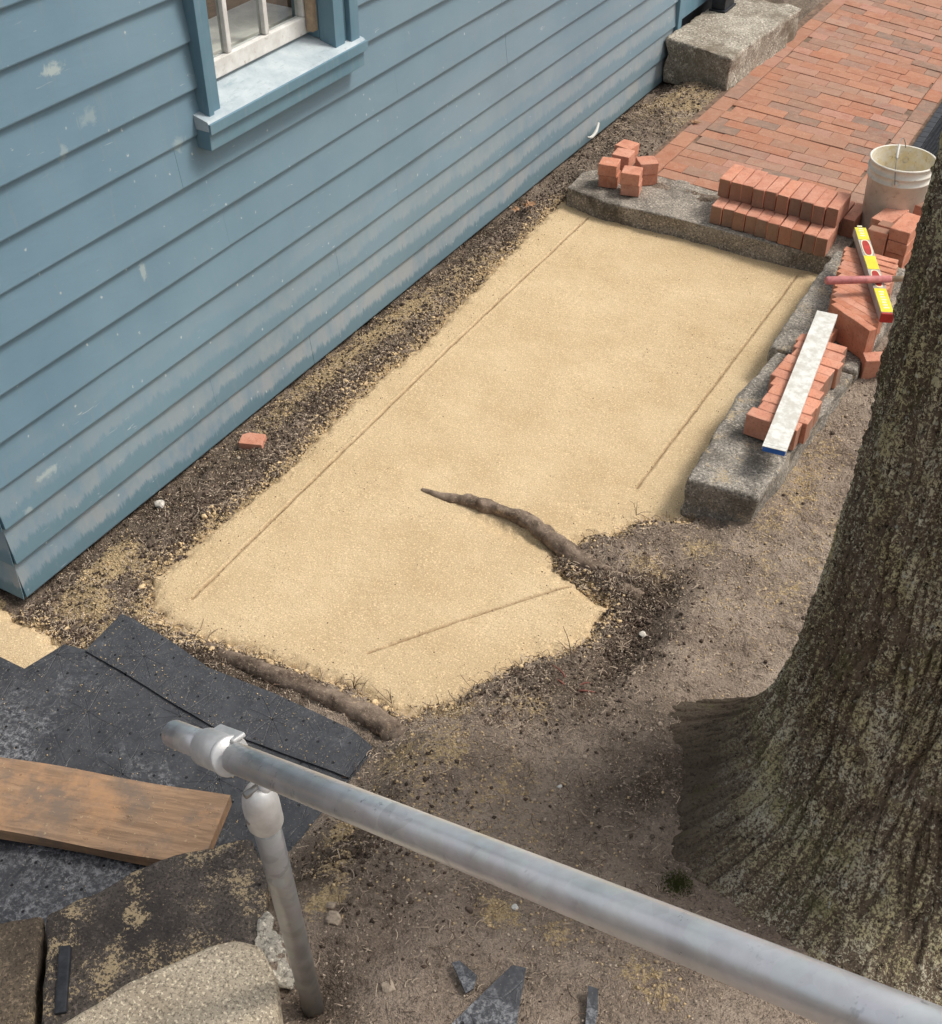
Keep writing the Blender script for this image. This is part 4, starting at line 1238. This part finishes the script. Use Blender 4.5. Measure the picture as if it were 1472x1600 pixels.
# bricks by the bucket
G5 = 'bricks stacked between the bucket and the tree'
put(edge_meshes[0], (-0.995, 5.300, 0.197), (R(90), 0, R(90) + R(-4)), 'nearest brick stood on end in the pile before the bucket', G5)
put(edge_meshes[1], (-0.970, 5.372, 0.197), (R(90), 0, R(90) + R(-6)), 'second brick stood on end in the pile before the bucket', G5)
for q in range(3):
    put(flat_meshes[q], (-0.955 + jit(.004), 5.510 + jit(.004), 0.106 + 0.0575 * q), (0, 0, R(78) + jit(.03)), '%s of three flat bricks in the middle of the pile before the bucket' % ('bottom', 'middle', 'top')[q], G5)
put(edge_meshes[2], (-0.905, 5.655, 0.197), (R(90), 0, R(90) + R(-8)), 'farthest brick stood on end against the bucket', G5)
nm5 = ['bottom', 'second', 'third', 'top']
for q in range(4):
    put(flat_meshes[q % 3], (-0.845 + jit(.004), 5.365 + jit(.006), 0.095 + 0.058 * q), (0, 0, R(84) + jit(.04)), '%s brick of the flat stack in front of the bucket beside the trunk' % nm5[q], G5)
put(flat_meshes[2], (-0.80, 5.62, 0.10), (R(62), 0, R(74)), 'brick leaning against the right side of the bucket', G5)
# two loose bricks by the trunk
G6 = 'loose bricks on the soil by the trunk'
put(flat_meshes[0], (-0.682, 4.400, 0.098), (R(6), R(-80), R(-62)), 'loose brick tipped on end beside the kerb and the trunk', G6)
put(flat_meshes[1], (-0.635, 4.57, 0.10), (R(10), R(-62), R(-40)), 'loose brick lying behind the tipped one, touching the trunk edge', G6)
# broken piece near the wall
bm = prism_bm([(-0.045, -0.032), (0.05, -0.036), (0.048, 0.030), (-0.02, 0.036), (-0.047, 0.02)], 0, 0.035)
o = bm_obj('brick_fragment', bm, M['brick'], bevel=0.003); o.location = (-2.655, 2.86, 0.012); o.rotation_euler = (R(4), R(-3), R(20))
tag(o, 'flat red brick fragment in the dirt between wall and sand', 'brick')

# ================================================================= TOOLS AND BUCKET
def bar_between(name, p0, p1, w, t, up=Vector((0, 0, 1)), label=None, cat=None):
    p0, p1 = Vector(p0), Vector(p1)
    ax = (p1 - p0); L = ax.length; ax.normalize()
    sd = up.cross(ax).normalized(); u = ax.cross(sd)
    o = empty(name, p0, label, cat)
    o.rotation_euler = Matrix((ax, sd, u)).transposed().to_euler()
    return o, L
# white straightedge
st, L = bar_between('straightedge', (-0.807, 3.498, 0.262), (-0.928, 4.47, 0.272), 0.085, 0.028, label='long dusty white straightedge with a blue end lying along the kerb bricks', cat='straightedge')
bm_obj('bar', box_bm(0.014, L, -0.042, 0.042, 0, 0.026), M['worn_white'], st, bevel=0.0015)
bm_obj('end_cap', box_bm(0.0, 0.0135, -0.040, 0.040, 0.001, 0.0245), M['blue_cap'], st, bevel=0.003)
bm_obj('top_lip', box_bm(-0.003, 0.012, -0.042, 0.042, 0.0247, 0.0265), M['worn_white'], st)
# yellow level
lv, L = bar_between('spirit_level', (-0.697, 4.492, 0.309), (-1.010, 5.158, 0.311), 0.06, 0.03, label='yellow spirit level with red ends and vials lying on the fanned clay pavers', cat='spirit level')
W_ = 0.026
bm_obj('body', box_bm(0.012, L, -W_, W_, 0, 0.040), M['level_grey'], lv, bevel=0.002)
bm_obj('end_cap', box_bm(-0.002, 0.0115, -W_, W_, 0.0, 0.0405), M['level_red'], lv, bevel=0.003)
for (a, b) in ((0.014, 0.20), (0.40, 0.475), (0.62, L - 0.004)):
    bm_obj('yellow_label', box_bm(a, b, -W_ + .002, W_ - .002, 0.0402, 0.0412), M['level_yellow'], lv)
bm_obj('yellow_label', box_bm(0.36, 0.402, -W_ + .002, W_ - .002, 0.0402, 0.0414), M['level_yellow'], lv)
def ell(name, cx_, lx, ly, z0, z1, mat):
    pl = []
    for k in range(20):
        t = 2 * math.pi * k / 20
        pl.append((cx_ + lx * math.copysign(abs(math.cos(t)) ** 0.7, math.cos(t)), ly * math.copysign(abs(math.sin(t)) ** 0.7, math.sin(t))))
    return bm_obj(name, prism_bm(pl, z0, z1), mat, lv)
for c_ in (0.28, 0.545):
    ell('vial_frame', c_, 0.074, 0.0205, 0.0402, 0.0418, M['cream'])
    ell('vial', c_, 0.064, 0.0155, 0.0419, 0.0432, M['level_red'])
# faded print on the label: short pale bars too worn to read
for k in range(7):
    a = 0.04 + 0.021 * k
    bm_obj('faded_print', box_bm(a, a + 0.012, -0.012 + 0.002 * (k % 3), 0.010, 0.04125, 0.0416), M['cream'], lv)
for k in range(5):
    a = 0.65 + 0.022 * k
    bm_obj('faded_print', box_bm(a, a + 0.012, -0.010, 0.012 - 0.003 * (k % 2), 0.04125, 0.0416), M['cream'], lv)
# mallet handle
hp0 = Vector((-0.988, 4.582, 0.372)); hp1 = Vector((-0.66, 4.802, 0.369))
hd = empty('tool_handle', hp0, 'pink and bare wood tool handle resting across the yellow level', 'tool handle')
dv = hp1 - hp0
tube('grip', [(0, 0, 0), dv * 0.012, dv * 0.03, dv * 0.35, dv * 0.70], [0.010, 0.015, 0.0172, 0.0160, 0.0145], M['pink_rubber'], hd, seg=24)
tube('shaft', [dv * 0.69, dv * 1.25], 0.0118, M['handle_wood'], hd, seg=20)

# bucket
bk = empty('bucket', (-0.990, 5.70, 0.098), 'scuffed white plastic bucket with a wire handle on the path beside the tree', 'bucket')
bk.rotation_euler = (0, 0, R(6))
lathe('wall', [(0.001, 0.0), (0.128, 0.0), (0.131, 0.006), (0.1425, 0.285), (0.150, 0.287), (0.151, 0.293), (0.144, 0.297), (0.1445, 0.322), (0.152, 0.324), (0.153, 0.331), (0.146, 0.334), (0.147, 0.362), (0.1535, 0.364), (0.154, 0.371), (0.149, 0.374), (0.1445, 0.371)], M['bucket'], bk)
lathe('inside', [(0.1445, 0.371), (0.1415, 0.30), (0.138, 0.22), (0.001, 0.215)], M['bucket_in'], bk)
lathe('bail_ear', [(0.001, 0.008), (0.012, 0.008), (0.014, 0.0), (0.014, -0.01)], M['bucket'], bk, seg=16).matrix_local = Matrix.Translation((0.0, -0.1445, 0.305)) @ Matrix.Rotation(R(90), 4, 'X')
lathe('bail_ear', [(0.001, 0.008), (0.012, 0.008), (0.014, 0.0), (0.014, -0.01)], M['bucket'], bk, seg=16).matrix_local = Matrix.Translation((0.0, 0.1445, 0.305)) @ Matrix.Rotation(R(-90), 4, 'X')
hpts = []
for k in range(13):
    t = math.pi * k / 12
    lean = R(-12)
    yy, hh = -0.158 * math.cos(t), 0.150 * math.sin(t)
    hpts.append((hh * math.sin(lean), yy, 0.305 + hh * math.cos(lean)))
tube('handle_wire', hpts, 0.0022, M['wire'], bk, seg=8, sub=3)
tube('handle_grip', hpts[3:6], 0.006, M['white_plastic'], bk, seg=12, sub=4)
# label band on the camera side
bm = bmesh.new(); sg = []
for k in range(9):
    t = R(-85 + 8 * k)
    sg.append([bm.verts.new(((0.1395 + 0.038 * zq) * math.cos(t), (0.1395 + 0.038 * zq) * math.sin(t), 0.23 + zq)) for zq in (0.0, 0.030)])
for a, b in zip(sg[:-1], sg[1:]): bm.faces.new((a[0], b[0], b[1], a[1]))
bm_obj('label', bm, M['label_pink'], bk)

# perforated black drain strip beside the path
dr = empty('drain_mat', (-1.07, 7.2, 0.10), 'black ribbed rubber drainage mat running along the right edge of the brick path', 'drainage mat')
dr.rotation_euler = (0, 0, R(1.2))
bm_obj('base', box_bm(-0.075, 0.25, -0.66, 1.6, 0.0, 0.012), M['black_rubber'], dr)
bm = bmesh.new()
k = -0.66
while k < 1.58:
    box_bm(-0.073, -0.030, k, k + 0.072, 0.0125, 0.024, bm); k += 0.076
tag(bm_obj('edge_block', bm, M['black_rubber'], dr), kind='stuff')
bm = bmesh.new(); k = -0.655
while k < 1.58:
    box_bm(-0.022, 0.248, k, k + 0.006, 0.0125, 0.022, bm); k += 0.017
x = -0.020
while x < 0.245:
    box_bm(x, x + 0.006, -0.655, 1.58, 0.0125, 0.0195, bm); x += 0.017
tag(bm_obj('rib_grid', bm, M['black_rubber'], dr), kind='stuff')

# black post foot on the doorstep
pf = empty('door_post', (-2.685, 7.80, 0.285), 'black square door post standing on the granite doorstep', 'post')
bm_obj('shaft', box_bm(-0.045, 0.045, -0.085, 0.085, 0.02, 2.6), M['black_paint'], pf, bevel=0.004)
bm_obj('foot', box_bm(-0.055, 0.055, -0.10, 0.10, -0.01, 0.0195), M['black_paint'], pf, bevel=0.004)

# small stones, leaves, strip
def gz(x, y):
    return float(soil_h(np.array([[x]]), np.array([[y]]))[0][0, 0])
for pl, lb in (([(-0.629, 1.255), (-0.599, 1.264), (-0.550, 1.125), (-0.684, 1.047)], 'triangular black plastic offcut on the soil at the bottom edge'),
               ([(-0.751, 1.201), (-0.739, 1.214), (-0.688, 1.203), (-0.679, 1.174), (-0.689, 1.156)], 'small black plastic chip on the soil left of the triangular offcut'),
               ([(-0.470, 1.313), (-0.448, 1.317), (-0.425, 1.27), (-0.416, 1.236), (-0.434, 1.225), (-0.452, 1.27)], 'thin black plastic sliver on the soil right of the triangular offcut')):
    mx_ = sum(p[0] for p in pl) / len(pl); my_ = sum(p[1] for p in pl) / len(pl)
    scrap(pl, max(gz(p[0], p[1]) for p in pl + [(mx_, my_)]) + 0.012, lb, 0.03)
def pebble(loc, s, label, mat, seed, cat='stone'):
    bm = bmesh.new(); bmesh.ops.create_icosphere(bm, subdivisions=2, radius=1)
    r = random.Random(seed)
    ax = (r.uniform(.8, 1.2), r.uniform(.6, 1), r.uniform(.4, .6))
    for v in bm.verts:
        n_ = 1 + 0.22 * math.sin(v.co.x * 4 + seed) * math.cos(v.co.y * 3 + seed * 2) + r.uniform(-.06, .06)
        v.co = Vector((v.co.x * ax[0], v.co.y * ax[1], v.co.z * ax[2])) * s * n_
    o = bm_obj('stone', bm, mat); o.location = loc; o.rotation_euler = (0, 0, seed)
    return tag(o, label, cat)
def gz(x, y):
    return float(soil_h(np.array([[x]]), np.array([[y]]))[0][0, 0])
pebble((-2.73, 2.40, gz(-2.73, 2.40) + .008), 0.022, 'white pebble in the dirt close to the foot of the blue wall', M['pale_stone'], 1)
pebble((-0.72, 1.565, gz(-0.72, 1.565) + .002), 0.024, 'half buried pale stone just under the handrail', M['pale_stone'], 2)
pebble((-0.715, 1.43, gz(-0.715, 1.43) + .006), 0.010, 'tiny white pebble above the plastic offcuts', M['white_plastic'], 3)
pebble((-0.83, 1.90, gz(-0.83, 1.90) + .004), 0.009, 'small white pebble on bare soil above the handrail', M['white_plastic'], 4)
pebble((-0.965, 0.905, 0.335), 0.035, 'tan stone at the foot of the railing post', M['tan_stone'], 5)
pebble((-1.04, 1.16, gz(-1.04, 1.16) + .01), 0.018, 'tan pebble in the dark soil right of the railing post', M['tan_stone'], 6)
pebble((-1.07, 1.19, gz(-1.07, 1.19) + .01), 0.014, 'flatter tan pebble just above the one right of the post', M['tan_stone'], 7)
pebble((-0.84, 1.08, gz(-0.84, 1.08) + .006), 0.016, 'upright tan stone at the bottom edge left of the plastic offcuts', M['tan_stone'], 8)
pebble((-0.93, 2.72, gz(-0.93, 2.72) + .008), 0.016, 'cream pebble in the dark hollow beside the root', M['pale_stone'], 9)
tube('plastic_strip', [(-2.752, 6.14, 0.11), (-2.738, 6.08, 0.085), (-2.735, 6.02, 0.075), (-2.745, 5.985, 0.085)], [0.006, 0.010, 0.009, 0.005], M['white_plastic'], seg=10, sub=4)
tag(bpy.data.objects['plastic_strip'], 'curved white plastic strip hanging out under the far blue wall', 'plastic strip')
def leaf(loc, s, rz, label, seed):
    r = random.Random(seed); bm = bmesh.new()
    n_ = 14; c_ = bm.verts.new((0, 0, 0.2 * s)); ring = []
    for k in range(n_):
        t = 2 * math.pi * k / n_
        q = s * (1.0 if k % 2 else 0.55) * (1 + 0.3 * math.cos(t)) * r.uniform(.8, 1.2)
        ring.append(bm.verts.new((q * math.cos(t), q * math.sin(t) * .7, s * r.uniform(0, .5))))
    for k in range(n_): bm.faces.new((c_, ring[k], ring[(k + 1) % n_]))
    o = bm_obj('leaf', bm, M['leaf']); o.location = loc; o.rotation_euler = (0, 0, rz)
    m_ = o.modifiers.new('t', 'SOLIDIFY'); m_.thickness = 0.0008
    return tag(o, label, 'leaf')
leaf((-2.665, 5.14, 0.05), 0.045, 1.0, 'crumpled brown leaf in the dirt by the wall near the far slab', 1)
leaf((-2.70, 5.08, 0.04), 0.03, 2.4, 'smaller brown leaf tucked under the wall edge beside the crumpled one', 2)
leaf((-2.29, 6.42, 0.11), 0.035, 0.3, 'dry tan leaf on the house side edge of the brick path', 3)
# sprouting rootlets
def sprig(name, base, tips, mat, label, r=0.0022):
    e = empty(name, base, label, 'twig')
    for k, t in enumerate(tips):
        t = Vector(t); m1 = t * 0.5 + Vector((0.01 * math.sin(k * 3), 0.01 * math.cos(k * 2), 0.012))
        tube('stem', [(0, 0, 0), m1, t], [r, r * 0.8, r * 0.4], mat, e, seg=6, sub=5)
    return e
sprig('twig', (-1.045, 2.42, 0.03), [(-0.055, 0.03, 0.14), (0.03, -0.05, 0.03)], M['twig'], 'thin dark rootlet curving up out of the sand edge near the hollow', 0.0016)
sprig('twig', (-0.985, 2.285, 0.09), [(-0.09, 0.05, 0.025), (0.07, 0.02, 0.02), (-0.01, -0.06, 0.015), (0.04, 0.05, 0.015), (-0.05, 0.0, 0.03)], M['red_twig'], 'reddish broken root sprig on the soil below the hollow', 0.004)
sprig('twig', (-1.47, 2.03, 0.01), [(-0.05, 0.02, 0.02), (-0.02, 0.025, 0.04), (-0.10, 0.03, 0.005)], M['twig'], 'fine rootlets sticking up at the near tip of the sand', 0.0011)
sprig('twig', (-1.60, 2.015, 0.02), [(-0.03, 0.03, 0.025), (0.01, 0.035, 0.03), (0.03, 0.02, 0.02), (-0.035, 0.0, 0.02), (-0.01, 0.04, 0.015)], M['twig'], 'bristly tuft of rootlets on the muddy root beside the sand', 0.0013)
sprig('twig', (-1.19, 3.23, 0.01), [(-0.05, 0.04, 0.02), (-0.01, 0.02, 0.055), (0.05, 0.02, 0.02)], M['twig'], 'thin twigs poking up between the kerb end and the sand', 0.0011)
# moss cushion at the foot of the trunk
mb = bmesh.new()
for k in range(900):
    a_ = random.uniform(0, 6.283); q = random.random() ** 0.7
    x_, y_ = -0.425 + 0.040 * q * math.cos(a_), 1.745 + 0.050 * q * math.sin(a_)
    zb = gz(x_, y_) if k % 6 == 0 else zb
    hh = 0.012 * (1.2 - q) + 0.004; dx_, dy_ = random.uniform(-.004, .004), random.uniform(-.004, .004)
    v1 = mb.verts.new((x_ - 0.0012, y_, zb)); v2 = mb.verts.new((x_ + 0.0012, y_ + 0.001, zb)); v3 = mb.verts.new((x_ + dx_, y_ + dy_, zb + hh))
    mb.faces.new((v1, v2, v3))
tag(bm_obj('moss', mb, M['moss']), 'small green moss tuft at the foot of the trunk above the handrail', 'moss')

# ================================================================= LOOSE DEBRIS (uncountable)
def scatter_points(n, x0, x1, y0, y1, dens):
    out = []
    tot = 0
    while tot < n:
        x = rng.uniform(x0, x1, n * 2); y = rng.uniform(y0, y1, n * 2)
        k = rng.uniform(0, 1, n * 2) < dens(x, y)
        out.append(np.stack([x[k], y[k]], -1)); tot += int(k.sum())
        if len(out) > 40: break
    return np.concatenate(out)[:n]
octa_v = np.array([(1, 0, 0), (0, 1, 0), (-1, 0, 0), (0, -1, 0), (0, 0, 1), (0, 0, -1)], float)
octa_f = np.array([(0, 1, 4), (1, 2, 4), (2, 3, 4), (3, 0, 4), (1, 0, 5), (2, 1, 5), (3, 2, 5), (0, 3, 5)])
def grains(name, pts, smin, smax, mat, hfun, label):
    n = len(pts)
    s = smin + (smax - smin) * rng.uniform(0, 1, n) ** 2.5
    V = octa_v[None] * (1 + rng.uniform(-.3, .3, (n, 6, 1)))
    V = V * (s[:, None, None] * rng.uniform(.6, 1.2, (n, 1, 3)))
    a = rng.uniform(0, 6.28, n); ca, sa = np.cos(a), np.sin(a)
    x = V[..., 0] * ca[:, None] - V[..., 1] * sa[:, None]; y = V[..., 0] * sa[:, None] + V[..., 1] * ca[:, None]
    h = hfun(pts[:, 0], pts[:, 1])
    V = np.stack([x + pts[:, 0, None], y + pts[:, 1, None], V[..., 2] + (h + s * 0.3)[:, None]], -1).reshape(-1, 3)
    Fc = (octa_f[None] + 6 * np.arange(n)[:, None, None]).reshape(-1, 3)
    return tag(link(name, from_np(name, V, Fc), mat), label, None, None, 'stuff')
def clods(name, pts, smin, smax, mat, hfun, label, sink=0.25):
    b_ = bmesh.new(); bmesh.ops.create_icosphere(b_, subdivisions=2, radius=1)
    bv = np.array([v.co[:] for v in b_.verts]); bf = np.array([[v.index for v in f.verts] for f in b_.faces]); b_.free()
    n = len(pts); s_ = smin + (smax - smin) * rng.uniform(0, 1, n) ** 2
    o_ = rng.uniform(0, 50, n)
    P_ = bv[None] * np.ones((n, 1, 1))
    nn = fbm(P_[..., 0] * 1.3 + o_[:, None], P_[..., 1] * 1.3, P_[..., 2] * 1.3, 3, 0.6)
    P_ = P_ * (1 + 0.38 * nn[..., None]) * s_[:, None, None] * rng.uniform(.6, 1.2, (n, 1, 3))
    h = hfun(pts[:, 0], pts[:, 1])
    V = np.stack([P_[..., 0] + pts[:, 0, None], P_[..., 1] + pts[:, 1, None], P_[..., 2] * .8 + (h + s_ * sink)[:, None]], -1).reshape(-1, 3)
    Fc = (bf[None] + len(bv) * np.arange(n)[:, None, None]).reshape(-1, 3)
    return tag(link(name, from_np(name, V, Fc), mat, smooth=True), label, None, None, 'stuff')
def fibres(name, pts, lmin, lmax, w, mat, hfun, label, lift=0.01):
    n = len(pts); K = 4
    L = rng.uniform(lmin, lmax, n); a = rng.uniform(0, 6.28, n); bend = rng.uniform(-1.6, 1.6, n)
    h = hfun(pts[:, 0], pts[:, 1])
    t = np.linspace(0, 1, K)
    ang = a[:, None] + bend[:, None] * t
    dx = np.cos(ang) * L[:, None] / (K - 1); dy = np.sin(ang) * L[:, None] / (K - 1)
    X_ = pts[:, 0, None] + np.cumsum(dx, 1); Y_ = pts[:, 1, None] + np.cumsum(dy, 1)
    Z_ = h[:, None] + 0.002 + lift * rng.uniform(0, 1, (n, 1)) * np.sin(np.pi * t * rng.uniform(.4, 1, (n, 1)))
    nx_, ny_ = -np.sin(ang) * w, np.cos(ang) * w
    lo = np.stack([X_ - nx_, Y_ - ny_, Z_ - w * .6], -1); hi = np.stack([X_ + nx_, Y_ + ny_, Z_ - w * .6], -1); md = np.stack([X_, Y_, Z_ + w], -1)
    V = np.stack([lo, md, hi], 2).reshape(-1, 3)
    b = (np.arange(n)[:, None] * K + np.arange(K - 1)[None]) * 3
    b = b.ravel()
    Fc = np.concatenate([np.stack([b, b + 1, b + 4, b + 3], -1), np.stack([b + 1, b + 2, b + 5, b + 4], -1)])
    return tag(link(name, from_np(name, V, Fc), mat), label, None, None, 'stuff')

def hs_(x, y): return soil_h(x, y)[0]
def hsand(x, y): return np.maximum(sand_h(x, y)[0], -0.01)
def free(x, y):
    """1 where bare soil is exposed"""
    m = np.ones_like(x)
    m[(x < -2.79) & (y > 1.78)] = 0
    m[(x < -1.43) & (y < 1.85) & (x > -2.42)] = 0
    m[(x < -1.43) & (y < 1.72)] = 0
    m[(x > -2.34) & (x < -1.1) & (y > 5.3)] = 0
    m[(y > 5.28) & (y < 5.70) & (x > -2.54)] = 0
    m[(x > -1.08) & (x < -0.76) & (y > 3.33) & (y < 5.3)] = 0
    m[np.hypot(x - TC[0], y - TC[1]) < 0.52] = 0
    m[(y < 1.25) & (x < -1.05)] = 0
    return m
def d_soil(x, y):
    sd = sand_sd(x, y)
    return free(x, y) * (sd > -0.01) * (0.30 + 0.7 * sstep(0.25, 0.0, sd)) * np.clip(0.55 + 0.6 * fbm(x * 6, y * 6, None, 2), 0.05, 1)
def d_edge(x, y):
    sd = sand_sd(x, y) + 0.02 * perlin(x * 14, y * 14)
    return free(x, y) * np.exp(-((sd - 0.01) / 0.035) ** 2)
def d_left(x, y):
    sd = sand_sd(x, y)
    return free(x, y) * (sd > 0) * (x < -2.3)
allx = (-2.79, -0.2, 0.9, 7.1)
def d_dark(x, y):
    s_ = 0.03 + 0 * x
    for bx, by, rx, ry, a in DK[:5]: s_ = np.maximum(s_, np.exp(-(((x - bx) / rx) ** 2 + ((y - by) / ry) ** 2)))
    s_ = np.where(x < -2.3, 0.6, s_)
    return d_soil(x, y) * s_
P1 = scatter_points(26000, *allx, d_soil)
grains('grit', P1, 0.0009, 0.0048, M['grain_pale'], hs_, 'pale grit and tiny stones scattered over the bare soil')
P2 = scatter_points(15000, *allx, d_dark)
grains('soil_crumbs', P2, 0.0014, 0.0085, M['grain_dark'], hs_, 'dark crumbs of soil scattered over the ground')
P3 = scatter_points(9000, -2.79, -1.0, 1.5, 5.4, d_edge)
grains('sand_crumbs', P3, 0.0015, 0.0070, M['grain_sand'], hs_, 'crumbs of yellow sand along the ragged edge of the bed')
P3b = scatter_points(3500, -2.79, -1.0, 1.5, 5.4, d_edge)
grains('edge_crumbs', P3b, 0.0015, 0.0065, M['grain_dark'], hs_, 'dark crumbs spilled along the edge of the sand')
def d_blob(x, y):
    s_ = np.zeros_like(x)
    for bx, by, rx, ry, a in BL:
        s_ = np.maximum(s_, a * np.exp(-(((x - bx) / rx) ** 2 + ((y - by) / ry) ** 2)))
    return s_ * free(x, y) * (sand_sd(x, y) > 0.0)
P4 = scatter_points(9000, *allx, d_blob)
grains('loose_sand', P4, 0.0015, 0.0055, M['grain_sand'], hs_, 'loose yellow sand spilled in patches on the soil')
def d_on(x, y):
    sd = sand_sd(x, y)
    cl = np.clip(fbm(x * 3, y * 3, None, 2) * 1.5, 0, 1)
    gr = np.zeros_like(x)
    for g in GROOVES: gr = np.maximum(gr, np.exp(-(seg_dist(x, y, g) / 0.008) ** 2))
    e_ = np.exp(-(np.hypot(x + 1.35, (y - 4.35) * .7) / .22) ** 2)
    return (sd < -0.01) * (0.05 * cl + 0.25 * e_ + 0.8 * gr + 0.6 * np.exp(sd / 0.06))
P5 = scatter_points(2600, -2.6, -1.0, 1.9, 5.3, d_on)
grains('sand_specks', P5, 0.0009, 0.0030, M['grain_dark'], hsand, 'dark specks of soil fallen on the sand')
def d_fib(x, y):
    sd = sand_sd(x, y)
    w = 0.12 + np.exp(-((sd - .03) / .05) ** 2) + 1.2 * np.exp(-(((x + 1.03) / .13) ** 2 + ((y - 2.93) / .12) ** 2)) + 0.8 * np.exp(-(((x + 2.66) / .16) ** 2 + ((y - 1.8) / .14) ** 2)) \
        + .7 * np.exp(-(((x + 2.5) / .25) ** 2 + ((y - 6.5) / .5) ** 2)) + .7 * np.exp(-(((x + 1.15) / .14) ** 2 + ((y - 2.06) / .12) ** 2))
    return np.clip(free(x, y) * (sd > -0.02) * w, 0, 1)
P6 = scatter_points(5200, *allx, d_fib)
fibres('dry_fibres', P6, 0.008, 0.035, 0.0010, M['fibre'], hs_, 'pale dry rootlets and fibres tangled in the soil')
P8 = scatter_points(7000, *allx, lambda x, y: free(x, y) * (sand_sd(x, y) > 0.0) * np.clip(0.35 + fbm(x * 5 + 3, y * 5, None, 2), 0.05, 1))
fibres('chips', P8, 0.003, 0.011, 0.0009, M['fibre'], hs_, 'tiny pale chips and husks strewn on the soil', 0.003)
P7 = scatter_points(3600, *allx, d_fib)
fibres('dark_fibres', P7, 0.010, 0.050, 0.0009, M['fibre_dark'], hs_, 'dark rootlets tangled in the soil', 0.018)

# grit tracked over the mats, the plank and the blocks
MB_ = [(-2.437, 1.712), (-2.449, 1.894), (-2.215, 1.879), (-1.796, 1.871), (-1.512, 1.876), (-1.42, 1.852), (-1.416, 1.722), (-1.884, 1.672)]
def h_mat(x, y):
    return np.where(poly_sd(x, y, MB_) < 0, zB(x, y), zA(x, y)) + 0.001
def d_mat(x, y):
    e_ = np.exp(poly_sd(x, y, MB_) / 0.05) * (poly_sd(x, y, MB_) < 0) * 0.5
    return 0.06 + e_ + 0.5 * np.clip(fbm(x * 4, y * 4, None, 2) - 0.1, 0, 1)
Pm = scatter_points(800, -2.95, -1.42, 1.02, 1.86, lambda x, y: d_mat(x, y) * ((poly_sd(x, y, [(-3.1, 1.36), (-2.663, 1.54), (-2.551, 1.54), (-2.5, 1.70), (-2.44, 1.72), (-2.43, 1.87), (-1.8, 1.86), (-1.43, 1.84), (-1.40, 1.60), (-1.43, 1.38), (-1.45, 0.95), (-3.1, 0.9)]) < -0.01)))
grains('mat_grit', Pm, 0.0009, 0.0032, M['grain_sand'], h_mat, 'yellow sand grains tracked over the black plastic sheets')
pr = R(19.3)
def to_plank(x, y):
    dx, dy = x + 1.643, y - 1.472
    return dx * math.cos(pr) + dy * math.sin(pr), -dx * math.sin(pr) + dy * math.cos(pr)
def d_plank(x, y):
    u_, v_ = to_plank(x, y)
    return (u_ < -0.01) & (u_ > -1.3) & (v_ < -0.008) & (v_ > -0.225)
Pp = scatter_points(260, -2.9, -1.6, 0.9, 1.5, lambda x, y: 1.0 * d_plank(x, y) * np.clip(0.2 + fbm(x * 5, y * 5, None, 2), 0, 1))
grains('plank_grit', Pp, 0.0008, 0.0026, M['grain_sand'], lambda x, y: 0.077 - 0.007 * to_plank(x, y)[0] * 0 + 0 * x, 'sand grains lying on the plank')

def d_clod(x, y):
    s_ = np.where(x < -2.3, 0.5, 0.02)
    for bx, by, rx, ry, a in DK[3:5]: s_ = np.maximum(s_, 0.9 * np.exp(-(((x - bx) / rx) ** 2 + ((y - by) / ry) ** 2)))
    return free(x, y) * (sand_sd(x, y) > 0.005) * s_
clods('soil_clods', scatter_points(520, -2.76, -0.3, 1.0, 7.0, d_clod), 0.003, 0.012, M['soil_clod'], hs_, 'dark soil clods lying on the bare ground')
clods('small_stones', scatter_points(260, -2.76, -0.2, 1.0, 7.0, lambda x, y: free(x, y) * (sand_sd(x, y) > 0.0) * 0.5), 0.002, 0.0085, M['tan_stone'], hs_, 'small stones pressed into the soil')
clods('sand_clods', scatter_points(420, -2.76, -1.0, 1.5, 5.4, d_edge), 0.003, 0.011, M['grain_sand'], hs_, 'small clods of yellow sand along the bed edge')
